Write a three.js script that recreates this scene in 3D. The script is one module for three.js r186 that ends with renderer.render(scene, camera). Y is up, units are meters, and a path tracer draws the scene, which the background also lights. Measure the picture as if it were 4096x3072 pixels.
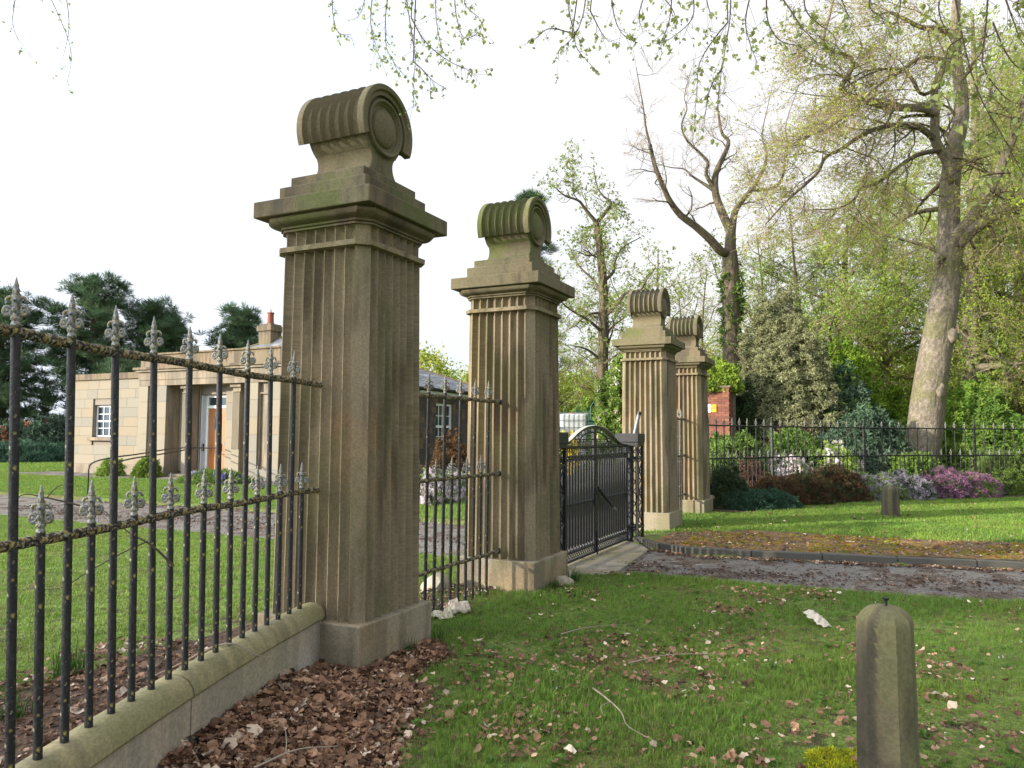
import * as THREE from 'three';
import { mergeGeometries, toCreasedNormals } from 'three/addons/utils/BufferGeometryUtils.js';
import { RoundedBoxGeometry } from 'three/addons/geometries/RoundedBoxGeometry.js';

// ------------------------------------------------------------------ camera, sky, sun, exposure
// world: +X runs along the gate from the first pier to the fourth, +Z points out of the grounds, metres
const scene = new THREE.Scene();
const camera = new THREE.PerspectiveCamera(53.37, 1024 / 768, 0.1, 900);
camera.position.set(-4.657, 1.6, 3.6);
camera.up.set(-0.0624, 0.9977, 0.0249);
camera.lookAt(-4.657 + 0.8983, 1.6 + 0.0671, 3.6 - 0.4342);
const renderer = new THREE.WebGLRenderer();
renderer.toneMapping = THREE.LinearToneMapping;
renderer.toneMappingExposure = 1.68;
renderer.shadowMap.enabled = true;
const SUN = new THREE.Vector3(-1, 0.4, -0.95).normalize();
const sun = new THREE.DirectionalLight(new THREE.Color(1.0, 0.9, 0.76), 5);
sun.position.copy(SUN).multiplyScalar(80);
sun.castShadow = true; sun.shadow.radius = 1.6;
Object.assign(sun.shadow.camera, { left: -45, right: 45, top: 45, bottom: -45, near: 1, far: 200 });
sun.shadow.mapSize.set(2048, 2048);
scene.add(sun); scene.add(sun.target);

// ------------------------------------------------------------------ seeded random and tiling noise
function rng(seed) { let a = seed >>> 0; return () => { a = (a + 0x6D2B79F5) | 0; let t = Math.imul(a ^ (a >>> 15), 1 | a); t = (t + Math.imul(t ^ (t >>> 7), 61 | t)) ^ t; return ((t ^ (t >>> 14)) >>> 0) / 4294967296; }; }
const sm = (t) => t * t * (3 - 2 * t);
const clamp = (x, a = 0, b = 1) => Math.min(b, Math.max(a, x));
const lerp = (a, b, t) => a + (b - a) * t;
const step = (a, b, x) => sm(clamp((x - a) / (b - a)));
function hash(i, j, s) { let n = Math.imul(i, 374761393) + Math.imul(j, 668265263) + Math.imul(s, 974634777); n = Math.imul(n ^ (n >>> 13), 1274126177); return ((n ^ (n >>> 16)) >>> 0) / 4294967296; }
function vnoise(x, y, p, s, py = p) {           // value noise that repeats every p cells
  const i = Math.floor(x), j = Math.floor(y), fx = sm(x - i), fy = sm(y - j), w = (k) => ((k % p) + p) % p, wy = (k) => ((k % py) + py) % py;
  const a = hash(w(i), wy(j), s), b = hash(w(i + 1), wy(j), s), c = hash(w(i), wy(j + 1), s), d = hash(w(i + 1), wy(j + 1), s);
  return lerp(lerp(a, b, fx), lerp(c, d, fx), fy);
}
function fbm(u, v, p, oct, s, q = p) { let r = 0, a = 0.5, t = 0; for (let k = 0; k < oct; k++) { r += a * vnoise(u * p, v * q, p, s + k, q); t += a; a *= 0.5; p *= 2; q *= 2; } return r / t; }   // p cells across, q cells up
const n2 = (x, y, s = 0) => vnoise(x + 5000, y + 5000, 1 << 20, s);   // free noise in metres
function f2(x, y, s = 0) { return 0.55 * n2(x, y, s) + 0.3 * n2(x * 2.1, y * 2.1, s + 1) + 0.15 * n2(x * 4.3, y * 4.3, s + 2); }

{ // one bright, thinly clouded spring sky
  const W = 512, H = 256, d = new Float32Array(W * H * 4);
  for (let j = 0; j < H; j++) for (let i = 0; i < W; i++) {
    const lat = ((j + 0.5) / H - 0.5) * Math.PI, lon = ((i + 0.5) / W - 0.5) * 2 * Math.PI;
    const dx = Math.cos(lat) * Math.cos(lon), dy = Math.sin(lat), dz = Math.cos(lat) * Math.sin(lon);
    const g = 0.5 + 0.5 * (dx * SUN.x + dy * SUN.y + dz * SUN.z);
    const cl = step(0.34, 0.62, fbm(i / W, j / H, 6, 5, 3, 3));
    const up = Math.max(0, dy);
    const k = 0.57 + 1.9 * Math.pow(g, 5);   // thin cloud is brighter towards the sun
    const o = (j * W + i) * 4;
    d[o] = lerp(0.95 - 0.1 * up, 1.12, cl) * k; d[o + 1] = lerp(1.03 - 0.05 * up, 1.13, cl) * k; d[o + 2] = lerp(1.18, 1.17, cl) * k; d[o + 3] = 1;
    if (dy < 0) { d[o] = 0.9; d[o + 1] = 0.93; d[o + 2] = 0.95; }
  }
  const sky = new THREE.DataTexture(d, W, H, THREE.RGBAFormat, THREE.FloatType);
  sky.mapping = THREE.EquirectangularReflectionMapping; sky.magFilter = THREE.LinearFilter; sky.minFilter = THREE.LinearFilter; sky.wrapS = THREE.RepeatWrapping; sky.needsUpdate = true;
  scene.background = sky; scene.environment = sky;
}

// ------------------------------------------------------------------ textures and materials
function tex(n, fn, colour = true) {
  const d = new Uint8Array(n * n * 4);
  for (let j = 0; j < n; j++) for (let i = 0; i < n; i++) { const c = fn(i / n, j / n), o = (j * n + i) * 4; d[o] = clamp(c[0], 0, 255); d[o + 1] = clamp(c[1], 0, 255); d[o + 2] = clamp(c[2], 0, 255); d[o + 3] = 255; }
  const t = new THREE.DataTexture(d, n, n, THREE.RGBAFormat);
  t.wrapS = t.wrapT = THREE.RepeatWrapping; t.magFilter = THREE.LinearFilter; t.minFilter = THREE.LinearMipmapLinearFilter; t.generateMipmaps = true;
  if (colour) t.colorSpace = THREE.SRGBColorSpace;
  t.needsUpdate = true; return t;
}
const every = (t, m, my = m) => { t.repeat.set(1 / m, 1 / my); return t; };
const mixc = (a, b, t) => [lerp(a[0], b[0], t), lerp(a[1], b[1], t), lerp(a[2], b[2], t)];
const grey = (v) => [v, v, v];
const std = (o) => new THREE.MeshStandardMaterial({ roughness: 0.9, metalness: 0, ...o });
const rgb = (r, g, b) => new THREE.Color(`rgb(${r | 0},${g | 0},${b | 0})`);
const grainBump = every(tex(512, (u, v) => grey(110 + 110 * (fbm(u, v, 120, 2, 11) - 0.5) + 60 * (fbm(u, v, 8, 3, 15) - 0.5)), false), 0.8);

function stoneMap(seed, base, dark, warm, moss, amount, soot) {   // sandstone: grain, rain streaks, sooty and algae patches
  return every(tex(512, (u, v) => {
    const grain = fbm(u, v, 200, 1, seed), patch = fbm(u, v, 3, 4, seed + 7), streak = fbm(u, v, 24, 3, seed + 21, 3) * 0.6 + fbm(u, v, 8, 3, seed + 31, 2) * 0.4;
    let c = mixc(base, warm, step(0.42, 0.62, patch));
    c = mixc(c, dark, soot * step(0.44, 0.62, streak * 0.7 + patch * 0.3));
    const m = step(0.46, 0.64, fbm(u, v, 4, 5, seed + 41)) * amount; c = mixc(c, moss, m);
    const k = 0.9 + 0.2 * grain; return [c[0] * k, c[1] * k, c[2] * k];
  }), 2);
}
const M = {};
const shaftMaps = [1, 61].map((s) => stoneMap(s, [134, 121, 97], [84, 75, 58], [141, 120, 91], [108, 105, 72], 0.45, 0.8));
M.shaft = shaftMaps.map((map) => std({ map, bumpMap: grainBump, bumpScale: 0.0015 }));
M.cap = std({ map: stoneMap(201, [106, 98, 74], [66, 61, 47], [111, 97, 73], [88, 92, 50], 0.95, 0.65), bumpMap: grainBump, bumpScale: 0.002 });
M.plinth = std({ map: stoneMap(301, [140, 130, 109], [100, 92, 75], [144, 126, 98], [110, 107, 76], 0.5, 0.6), bumpMap: grainBump, bumpScale: 0.0015 });
M.dwarf = std({ map: stoneMap(401, [168, 160, 146], [130, 123, 110], [164, 152, 132], [138, 134, 106], 0.4, 0.55), bumpMap: grainBump, bumpScale: 0.0015 });
M.coping = std({ map: stoneMap(451, [138, 130, 96], [98, 94, 70], [146, 134, 98], [116, 114, 76], 0.5, 0.55), bumpMap: grainBump, bumpScale: 0.002 });
M.bollard = std({ map: stoneMap(501, [86, 79, 61], [48, 45, 36], [120, 102, 76], [96, 98, 60], 0.55, 0.8), bumpMap: grainBump, bumpScale: 0.003 });

// old black paint with lichen rosettes and rust
function ironMap(seed, lichen, rust) {
  const R = rng(seed), spots = []; for (let k = 0; k < 300; k++) spots.push([R(), R(), 0.002 + 0.02 * Math.pow(R(), 5), R()]);
  const n = 512, L = new Float32Array(n * n), T = new Float32Array(n * n);
  for (const [x, y, r, t] of spots) { const q = Math.ceil(r * n) + 2; for (let a = -q; a <= q; a++) for (let b = -q; b <= q; b++) { const i = ((Math.round(x * n) + a) % n + n) % n, j = ((Math.round(y * n) + b) % n + n) % n, e = Math.hypot(a, b) / n / r + (fbm(i / n, j / n, 48, 2, seed + 3) - 0.5) * 0.9; if (e < 1) { L[j * n + i] = Math.max(L[j * n + i], 1 - 0.45 * step(0.2, 0.8, e)); T[j * n + i] = t; } } }
  return every(tex(n, (u, v) => {
    const i = Math.round(u * n) % n, j = Math.round(v * n) % n, g = fbm(u, v, 64, 2, seed);
    let c = mixc([19, 20, 23], [44, 44, 45], step(0.45, 0.8, fbm(u, v, 24, 3, seed + 9)));
    c = mixc(c, [86, 56, 40], rust * step(0.58, 0.7, fbm(u, v, 12, 4, seed + 19)));
    const l = L[j * n + i] * lichen; c = mixc(c, T[j * n + i] > 0.45 ? [150, 146, 122] : [156, 138, 66], Math.min(1, l * 1.15));
    const k = 0.75 + 0.5 * g; return [c[0] * k, c[1] * k, c[2] * k];
  }), 0.5);
}
M.bar = std({ map: ironMap(3, 0.8, 0.12), roughness: 0.55, bumpMap: every(tex(256, (u, v) => grey(120 + 160 * (fbm(u, v, 32, 3, 5) - 0.5)), false), 0.2), bumpScale: 0.003 });
M.rail = std({ map: every(tex(512, (u, v) => {
  let c = mixc([34, 33, 32], [78, 60, 46], step(0.45, 0.62, fbm(u, v, 20, 4, 71)));
  c = mixc(c, [138, 138, 122], step(0.54, 0.62, fbm(u, v, 50, 4, 81))); c = mixc(c, [146, 130, 76], step(0.6, 0.66, fbm(u, v, 40, 4, 91)));
  const k = 0.7 + 0.6 * fbm(u, v, 64, 2, 95); return [c[0] * k, c[1] * k, c[2] * k];
}), 0.5), bumpMap: every(tex(256, (u, v) => grey(128 + 220 * (fbm(u, v, 20, 4, 81) - 0.5)), false), 0.35), bumpScale: 0.008, roughness: 0.9 });
M.finial = std({ map: every(tex(256, (u, v) => {
  let c = mixc([108, 111, 110], [152, 155, 154], step(0.35, 0.7, fbm(u, v, 10, 4, 111)));
  c = mixc(c, [92, 84, 62], step(0.55, 0.64, fbm(u, v, 14, 4, 121))); c = mixc(c, [158, 138, 70], step(0.62, 0.7, fbm(u, v, 16, 3, 127)));
  return c;
}), 0.12), bumpMap: every(tex(256, (u, v) => grey(128 + 200 * (fbm(u, v, 16, 4, 121) - 0.5)), false), 0.12), bumpScale: 0.004, roughness: 0.55, metalness: 0.15 });
M.blackIron = std({ color: rgb(26, 27, 30), roughness: 0.42, bumpMap: grainBump, bumpScale: 0.002 });
M.greyIron = std({ color: rgb(70, 71, 72), roughness: 0.5 });  // lighter grey for studs, ball feet, collars and rosettes
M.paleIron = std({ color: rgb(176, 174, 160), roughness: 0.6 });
M.steel = std({ color: rgb(120, 122, 124), roughness: 0.45, metalness: 0.4 });
M.white = std({ color: rgb(222, 224, 224), roughness: 0.5 });
M.paleBlue = std({ color: rgb(186, 196, 204), roughness: 0.6 });
M.glass = std({ color: rgb(60, 70, 78), roughness: 0.08, metalness: 0.3 });
const toneSet = (list, o = {}) => list.map((c, i) => std({ color: rgb(...c), bumpMap: grainBump, bumpScale: 0.002, ...o }));
M.ashlar = toneSet([[136, 128, 111], [132, 125, 110], [139, 130, 112], [128, 123, 111], [137, 126, 106], [133, 128, 114]]);
M.trim = std({ map: stoneMap(601, [138, 127, 110], [102, 94, 82], [143, 129, 108], [118, 112, 94], 0.4, 0.7) });
M.trimDark = std({ map: stoneMap(651, [120, 106, 86], [78, 70, 60], [128, 108, 84], [108, 102, 74], 0.5, 0.8) });
M.rubble = toneSet([[88, 76, 66], [74, 66, 60], [98, 84, 68], [66, 62, 58], [104, 88, 72], [80, 74, 70]]);
M.slate = toneSet([[116, 118, 124], [104, 108, 114], [128, 130, 134], [98, 100, 104]], { roughness: 0.6 });
M.brick = toneSet([[128, 80, 62], [116, 70, 56], [136, 88, 66], [104, 68, 56], [130, 82, 68]]);
M.mortar = std({ color: rgb(132, 122, 110) });
M.kerb = toneSet([[84, 82, 74], [74, 74, 66], [90, 86, 76]], { bumpScale: 0.006 });
M.redClay = std({ color: rgb(132, 78, 62) });
M.door = std({ map: every(tex(256, (u, v) => { const k = 0.82 + 0.36 * fbm(u, v, 48, 3, 7, 3); return [160 * k, 102 * k, 50 * k]; }), 0.6), roughness: 0.5 });
const barkMap = (seed, a, b, c, amt, stretch = 0.2) => every(tex(512, (u, v) => {
  const f = fbm(u, v, 32, 4, seed, Math.round(32 * stretch)), p = fbm(u, v, 5, 5, seed + 9); let k = mixc(a, b, step(0.35, 0.7, f)); k = mixc(k, c, amt * step(0.48, 0.66, p)); const g = 0.8 + 0.4 * fbm(u, v, 64, 2, seed + 3); return [k[0] * g, k[1] * g, k[2] * g];
}), 2);
const barkBump = every(tex(512, (u, v) => grey(255 * fbm(u, v, 32, 4, 77, 6)), false), 2);
M.beechBark = std({ map: barkMap(701, [100, 92, 79], [124, 114, 99], [98, 96, 64], 0.7, 0.5), bumpMap: barkBump, bumpScale: 0.02 });
M.darkBark = std({ map: barkMap(731, [70, 61, 49], [98, 86, 68], [88, 88, 52], 0.6), bumpMap: barkBump, bumpScale: 0.03 });
M.twig = std({ color: rgb(138, 118, 100) });
M.twigDark = std({ color: rgb(74, 62, 52) });
M.twigPale = std({ color: rgb(142, 130, 112) });
M.pineBark = std({ color: rgb(92, 70, 54), bumpMap: barkBump, bumpScale: 0.03 });
const leafMat = (r, g, b, t = 0.4) => new THREE.MeshPhysicalMaterial({ color: rgb(r, g, b), roughness: 0.75, transmission: t, thickness: 0, side: THREE.DoubleSide, specularIntensity: 0.3 });
M.leafSpring = leafMat(148, 166, 84, 0.45); M.leafNear = leafMat(170, 178, 122, 0.5); M.leafDark = leafMat(62, 78, 50, 0.2); M.leafMid = leafMat(112, 136, 66, 0.35);
M.needle = leafMat(76, 98, 72, 0.2); M.leafVar = leafMat(138, 142, 108, 0.3); M.leafBright = leafMat(142, 166, 74, 0.4); M.leafGloss = leafMat(72, 92, 74, 0.15);
M.heathBrown = leafMat(84, 66, 46, 0.2); M.heathSilver = leafMat(150, 146, 156, 0.2); M.heathPink = leafMat(140, 104, 130, 0.25); M.juniper = leafMat(62, 92, 72, 0.2);
M.flowerWhite = leafMat(226, 214, 218, 0.3); M.flowerRed = leafMat(184, 52, 52, 0.2); M.flowerPeach = leafMat(206, 142, 110, 0.3); M.flowerYellow = leafMat(232, 206, 50, 0.3); M.bluebell = leafMat(130, 124, 190, 0.3);
M.grass = leafMat(255, 255, 255, 0.42); M.dead = leafMat(255, 255, 255, 0.12); M.moss = leafMat(150, 152, 44, 0.2);
M.paper = new THREE.MeshPhysicalMaterial({ color: rgb(216, 204, 186), roughness: 0.8, transmission: 0.2, thickness: 0, side: THREE.DoubleSide });

// ------------------------------------------------------------------ object helpers
const taken = {};
function numbered(name) { const n = (taken[name] = (taken[name] ?? -1) + 1); return n ? `${name}_${String(n).padStart(3, '0')}` : name; }
function part(name, geo, mat, parent) { const m = new THREE.Mesh(geo, mat); m.name = name; m.castShadow = m.receiveShadow = true; parent.add(m); return m; }
function thing(name, label, category, group, pos = [0, 0, 0], turn = 0) {
  const o = new THREE.Group(); o.name = numbered(name); o.position.set(...pos); o.rotation.y = turn; o.userData = { label, category }; if (group) o.userData.group = group; scene.add(o); return o;
}
function single(name, geo, mat, label, category, group) { const m = part(numbered(name), geo, mat, scene); m.userData = { label, category }; if (group) m.userData.group = group; return m; }
function structure(name, geo, mat, label, category) { const m = part(numbered(name), geo, mat, scene); m.userData = { kind: 'structure', label, category }; return m; }
function copies(name, geo, mat, list, parent, kind = 'stuff') {     // list of {m: Matrix4, c?: [r,g,b]}
  const im = new THREE.InstancedMesh(geo, mat, list.length); im.name = name; im.castShadow = im.receiveShadow = true; const c = new THREE.Color();
  list.forEach((e, i) => { im.setMatrixAt(i, e.m); if (e.c) im.setColorAt(i, c.setRGB(...e.c)); });
  if (kind) im.userData.kind = kind; parent.add(im); return im;
}
const _q = new THREE.Quaternion(), _e = new THREE.Euler(), _p = new THREE.Vector3(), _s = new THREE.Vector3();
const mat4 = (x, y, z, rx, ry, rz, sx, sy = sx, sz = sx) => new THREE.Matrix4().compose(_p.set(x, y, z), _q.setFromEuler(_e.set(rx, ry, rz, 'YXZ')), _s.set(sx, sy, sz));
function uvBox(g, du = 0, dv = 0) {                                   // uv in metres, by the way each face points
  g = g.index ? g.toNonIndexed() : g; const p = g.attributes.position, uv = new Float32Array(p.count * 2), a = new THREE.Vector3(), b = new THREE.Vector3(), c = new THREE.Vector3();
  for (let i = 0; i < p.count; i += 3) {
    a.fromBufferAttribute(p, i); b.fromBufferAttribute(p, i + 1).sub(a); c.fromBufferAttribute(p, i + 2).sub(a); b.cross(c);
    const x = Math.abs(b.x), y = Math.abs(b.y), z = Math.abs(b.z);
    for (let k = 0; k < 3; k++) { const X = p.getX(i + k), Y = p.getY(i + k), Z = p.getZ(i + k), o = (i + k) * 2; if (y >= x && y >= z) { uv[o] = X + du; uv[o + 1] = Z + dv; } else if (x >= z) { uv[o] = Z + du; uv[o + 1] = Y + dv; } else { uv[o] = X + du; uv[o + 1] = Y + dv; } }
  }
  g.setAttribute('uv', new THREE.BufferAttribute(uv, 2)); return g;
}
function uvWrap(g, r = 0.5, du = 0, dv = 0) {                        // uv round a vertical axis
  g = g.index ? g.toNonIndexed() : g; const p = g.attributes.position, uv = new Float32Array(p.count * 2);
  for (let i = 0; i < p.count; i += 3) { const a = [0, 1, 2].map((k) => Math.atan2(p.getZ(i + k), p.getX(i + k))); for (let k = 0; k < 3; k++) { let t = a[k]; if (t - a[0] > Math.PI) t -= 2 * Math.PI; if (a[0] - t > Math.PI) t += 2 * Math.PI; uv[(i + k) * 2] = t * r + du; uv[(i + k) * 2 + 1] = p.getY(i + k) + dv; } }
  g.setAttribute('uv', new THREE.BufferAttribute(uv, 2)); return g;
}
const merge = (list) => mergeGeometries(list.map((g) => { g = g.index ? g.toNonIndexed() : g; for (const k of Object.keys(g.attributes)) if (!['position', 'normal', 'uv'].includes(k)) g.deleteAttribute(k); return g; }));
const box = (x0, x1, y0, y1, z0, z1) => new THREE.BoxGeometry(x1 - x0, y1 - y0, z1 - z0).translate((x0 + x1) / 2, (y0 + y1) / 2, (z0 + z1) / 2);
const rbox = (x0, x1, y0, y1, z0, z1, r = 0.008) => new RoundedBoxGeometry(x1 - x0, y1 - y0, z1 - z0, 2, r).translate((x0 + x1) / 2, (y0 + y1) / 2, (z0 + z1) / 2);
const unitBox = new THREE.BoxGeometry(1, 1, 1);
function piece(name, mat, parent, x0, x1, y0, y1, z0, z1) { const m = part(name, unitBox, mat, parent); m.position.set((x0 + x1) / 2, (y0 + y1) / 2, (z0 + z1) / 2); m.scale.set(x1 - x0, y1 - y0, z1 - z0); return m; }
function rod(a, b, r0, r1 = r0, sides = 8) {                          // closed cylinder between two points
  const A = new THREE.Vector3(...a), B = new THREE.Vector3(...b), d = B.clone().sub(A), g = new THREE.CylinderGeometry(r1, r0, d.length(), sides, 1);
  g.applyQuaternion(new THREE.Quaternion().setFromUnitVectors(new THREE.Vector3(0, 1, 0), d.normalize())); return g.translate((a[0] + b[0]) / 2, (a[1] + b[1]) / 2, (a[2] + b[2]) / 2);
}
function loft(rings, creased = 0.6, caps = true) {                    // rings: equal-length arrays of [x, y, z], outside seen anticlockwise from above
  const n = rings[0].length, pos = [], idx = [];
  rings.forEach((r) => r.forEach((p) => pos.push(...p)));
  for (let k = 0; k + 1 < rings.length; k++) for (let i = 0; i < n; i++) { const a = k * n + i, b = k * n + (i + 1) % n; idx.push(a, b, a + n, b, b + n, a + n); }
  if (caps) for (const [k, f] of [[0, 0], [rings.length - 1, 1]]) { const c = pos.length / 3, r = rings[k]; let x = 0, y = 0, z = 0; r.forEach((p) => { x += p[0]; y += p[1]; z += p[2]; }); pos.push(x / n, y / n, z / n); for (let i = 0; i < n; i++) { const a = k * n + i, b = k * n + (i + 1) % n; if (f) idx.push(c, a, b); else idx.push(c, b, a); } }
  const g = new THREE.BufferGeometry(); g.setAttribute('position', new THREE.Float32BufferAttribute(pos, 3)); g.setIndex(idx); g.computeVertexNormals();
  return creased ? toCreasedNormals(g, creased) : g;
}
// tapered tube through points; radii by function of 0..1
function tube(pts, rad, sides = 6, wob = 0, seed = 1, lobe = 0) {
  const R = rng(seed), n = pts.length, pos = [], nor = [], uv = [], idx = []; let up = new THREE.Vector3(0.31, 0.2, 0.93), len = 0;
  const P = pts.map((p) => new THREE.Vector3(...p)), t = new THREE.Vector3(), a = new THREE.Vector3(), b = new THREE.Vector3();
  for (let k = 0; k < n; k++) {
    t.copy(P[Math.min(k + 1, n - 1)]).sub(P[Math.max(k - 1, 0)]).normalize(); a.crossVectors(up, t); if (a.lengthSq() < 1e-6) a.set(1, 0, 0); a.normalize(); b.crossVectors(t, a); up.copy(b);
    if (k) len += P[k].distanceTo(P[k - 1]); const r = rad(k / (n - 1));
    for (let i = 0; i <= sides; i++) { const w = (i % sides) / sides * Math.PI * 2, c = Math.cos(w), s = Math.sin(w), fade = 0.35 + 0.65 * Math.exp(-k / n * 4), rr = r * (1 + (wob && i < sides ? wob * (R() - 0.5) : 0) + lobe * fade * (Math.sin(3 * w + k * 0.12 + 1) * 0.5 + Math.sin(7 * w - k * 0.1) * 0.6 + Math.sin(11 * w + 2 + k * 0.05) * 0.35)), x = a.x * c + b.x * s, y = a.y * c + b.y * s, z = a.z * c + b.z * s; if (i === sides && wob) { const o = (k * (sides + 1)) * 3; pos.push(pos[o], pos[o + 1], pos[o + 2]); } else pos.push(P[k].x + x * rr, P[k].y + y * rr, P[k].z + z * rr); nor.push(x, y, z); uv.push(i / sides * r * 6.28, len); }
  }
  for (let k = 0; k + 1 < n; k++) for (let i = 0; i < sides; i++) { const q = k * (sides + 1) + i, w = q + sides + 1; idx.push(q, q + 1, w, w, q + 1, w + 1); }
  const g = new THREE.BufferGeometry(); g.setAttribute('position', new THREE.Float32BufferAttribute(pos, 3)); g.setAttribute('normal', new THREE.Float32BufferAttribute(nor, 3)); g.setAttribute('uv', new THREE.Float32BufferAttribute(uv, 2)); g.setIndex(idx);
  if (wob || lobe) g.computeVertexNormals();
  return g;
}
function smoothLine(pts, n) { return new THREE.CatmullRomCurve3(pts.map((p) => new THREE.Vector3(...p)), false, 'centripetal').getPoints(n).map((v) => [v.x, v.y, v.z]); }

// ------------------------------------------------------------------ the setting: ground, drive, kerb
const poly = (t) => (z) => { if (z <= t[0][0]) return t[0][1]; for (let i = 1; i < t.length; i++) if (z <= t[i][0]) return lerp(t[i - 1][1], t[i][1], (z - t[i - 1][0]) / (t[i][0] - t[i - 1][0])); return t[t.length - 1][1]; };
const kerbX = poly([[-60, 8.2], [-4, 7.85], [-1, 7.5], [0.1, 7.02], [0.43, 6.6], [0.77, 6.32], [1.2, 6.12], [2, 6.24], [3.16, 6.5], [5.16, 6.86], [10, 7.75], [40, 13]]);
const nearX = poly([[-60, 4.6], [-12, 4.55], [-5, 4.42], [-1, 4.2], [0.3, 3.6], [0.75, 4.0], [2.1, 4.14], [3.5, 4.08], [4.8, 4.3], [10, 5.2], [40, 10.5]]);
const left = (s) => arc(s, -0.43, 0.035, 14.5, 3.4, -1), right = (s) => arc(s, 12.12, 0.05, 19, 3.25, 1);   // the two curved wings
function arc(s, x0, z0, th0, rate, sg) { let x = x0, z = z0; const n = Math.max(1, Math.ceil(s / 0.05)), d = s / n; for (let i = 0; i < n; i++) { const t = (th0 + rate * (i + 0.5) * d) * Math.PI / 180; x += sg * Math.cos(t) * d; z += Math.sin(t) * d; } const th = (th0 + rate * s) * Math.PI / 180; return { x, z, th, tx: sg * Math.cos(th), tz: Math.sin(th), nx: -sg * Math.sin(th), nz: Math.cos(th) }; }
function wingZ(x) {                                                  // z of the left wing wall at x
  let s = clamp((-0.43 - x) / 0.95, 0, 6); for (let k = 0; k < 4; k++) { const a = left(s); s = clamp(s + (a.x - x) / Math.cos(a.th), 0, 7); } return left(s).z;
}
const wingTable = Array.from({ length: 101 }, (_, i) => wingZ(-5 + i * 0.05));
const leftZ = (x) => { const t = clamp((x + 5) / 0.05, 0, 99.99), i = Math.floor(t); return lerp(wingTable[i], wingTable[i + 1], t - i); };
function driveIn(x, z) { return step(-0.05, 0.12, x - nearX(z) + 0.12 * (n2(z * 2.5, 3.3, 8) - 0.5)) * step(-0.02, 0.02, kerbX(z) - x); }
function H(x, z) {
  let y = -0.065 * driveIn(x, z);
  y += 0.025 * step(0, 0.05, x - kerbX(z) + 0.03) * (1 - step(8, 12, x)) * step(0, 0.4, z);
  y += 0.09 * step(8.2, 13, x) * step(2, 6, -z);
  y += 0.05 * (f2(x * 0.35, z * 0.35, 4) - 0.5) * (1 - driveIn(x, z)) * step(0.2, 1.2, Math.abs(x - nearX(z)));
  y += 0.015 * (n2(x * 2.2, z * 2.2, 6) - 0.5);
  return y;
}
// fallen leaves banked against the outer side of the wing wall and the first pier
function pile(x, z) {
  const d = x < -0.43 ? z - leftZ(x) - 0.08 : Math.hypot(Math.max(0, Math.max(x - 0.43, -0.43 - x)), Math.max(0, z - 0.43)) + (x > 0.2 ? (x - 0.2) * 0.9 : 0);
  const w = x < -0.43 ? 0.95 + 0.16 * Math.max(0, -0.5 - x) : 0.36; return d < -0.1 ? 0 : clamp(1 - d / w);
}
const pileH = (x, z) => lerp(0.1, 0.025, step(-1.1, -0.35, x)) * sm(pile(x, z)) * (0.7 + 0.6 * n2(x * 3, z * 3, 9));
function gridSheet(xs, zs, h, keep) {
  const pos = [], uv = [], idx = [], nx = xs.length, nz = zs.length;
  for (let j = 0; j < nz; j++) for (let i = 0; i < nx; i++) { const x = typeof xs[i] === 'function' ? xs[i](zs[j]) : xs[i], z = zs[j]; pos.push(x, h(x, z), z); uv.push(x, z); }
  for (let j = 0; j + 1 < nz; j++) for (let i = 0; i + 1 < nx; i++) { const a = j * nx + i; if (keep && !keep(pos[a * 3], pos[a * 3 + 2])) continue; idx.push(a, a + nx, a + 1, a + 1, a + nx, a + nx + 1); }
  const g = new THREE.BufferGeometry(); g.setAttribute('position', new THREE.Float32BufferAttribute(pos, 3)); g.setAttribute('uv', new THREE.Float32BufferAttribute(uv, 2)); g.setIndex(idx); g.computeVertexNormals(); return g;
}
const span = (a, b, d) => { const r = []; const n = Math.round((b - a) / d); for (let i = 0; i <= n; i++) r.push(a + (b - a) * i / n); return r; };
const turfMap = every(tex(640, (u, v) => {
  const g = fbm(u, v, 96, 3, 801), p = fbm(u, v, 6, 5, 811); let c = mixc([82, 98, 40], [110, 126, 50], g); c = mixc(c, [92, 88, 40], step(0.52, 0.72, p)); c = mixc(c, [64, 50, 32], step(0.6, 0.72, fbm(u, v, 24, 4, 821)) * 0.8); const k = 0.75 + 0.5 * fbm(u, v, 200, 2, 5); return [c[0] * k, c[1] * k, c[2] * k];
}), 3);
const soilMap = every(tex(512, (u, v) => { let c = mixc([60, 45, 34], [98, 74, 54], fbm(u, v, 40, 4, 841)); c = mixc(c, [104, 78, 54], step(0.62, 0.72, fbm(u, v, 70, 2, 851))); return c; }), 1.1);
const tarMap = every(tex(768, (u, v) => {
  const g = fbm(u, v, 180, 2, 861), p = fbm(u, v, 5, 5, 871), q = fbm(u, v, 14, 5, 881); let c = mixc([84, 80, 75], [122, 116, 108], g);
  c = mixc(c, [82, 66, 54], 0.8 * step(0.5, 0.62, p * 0.6 + q * 0.4)); c = mixc(c, [64, 48, 38], 0.8 * step(0.58, 0.68, q)); c = mixc(c, [150, 146, 140], step(0.74, 0.78, g)); return c;
}), 2.6);
const mossMap = every(tex(640, (u, v) => {
  const p = fbm(u, v, 7, 5, 891), q = fbm(u, v, 30, 4, 901); let c = mixc([88, 70, 54], [122, 96, 66], q); c = mixc(c, [136, 96, 42], step(0.48, 0.62, p)); c = mixc(c, [118, 112, 52], 0.6 * step(0.56, 0.68, fbm(u, v, 9, 5, 911))); c = mixc(c, [64, 52, 42], step(0.6, 0.7, fbm(u, v, 16, 4, 921))); const k = 0.7 + 0.6 * fbm(u, v, 120, 2, 5); return [c[0] * k, c[1] * k, c[2] * k];
}), 1.7);
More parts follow.
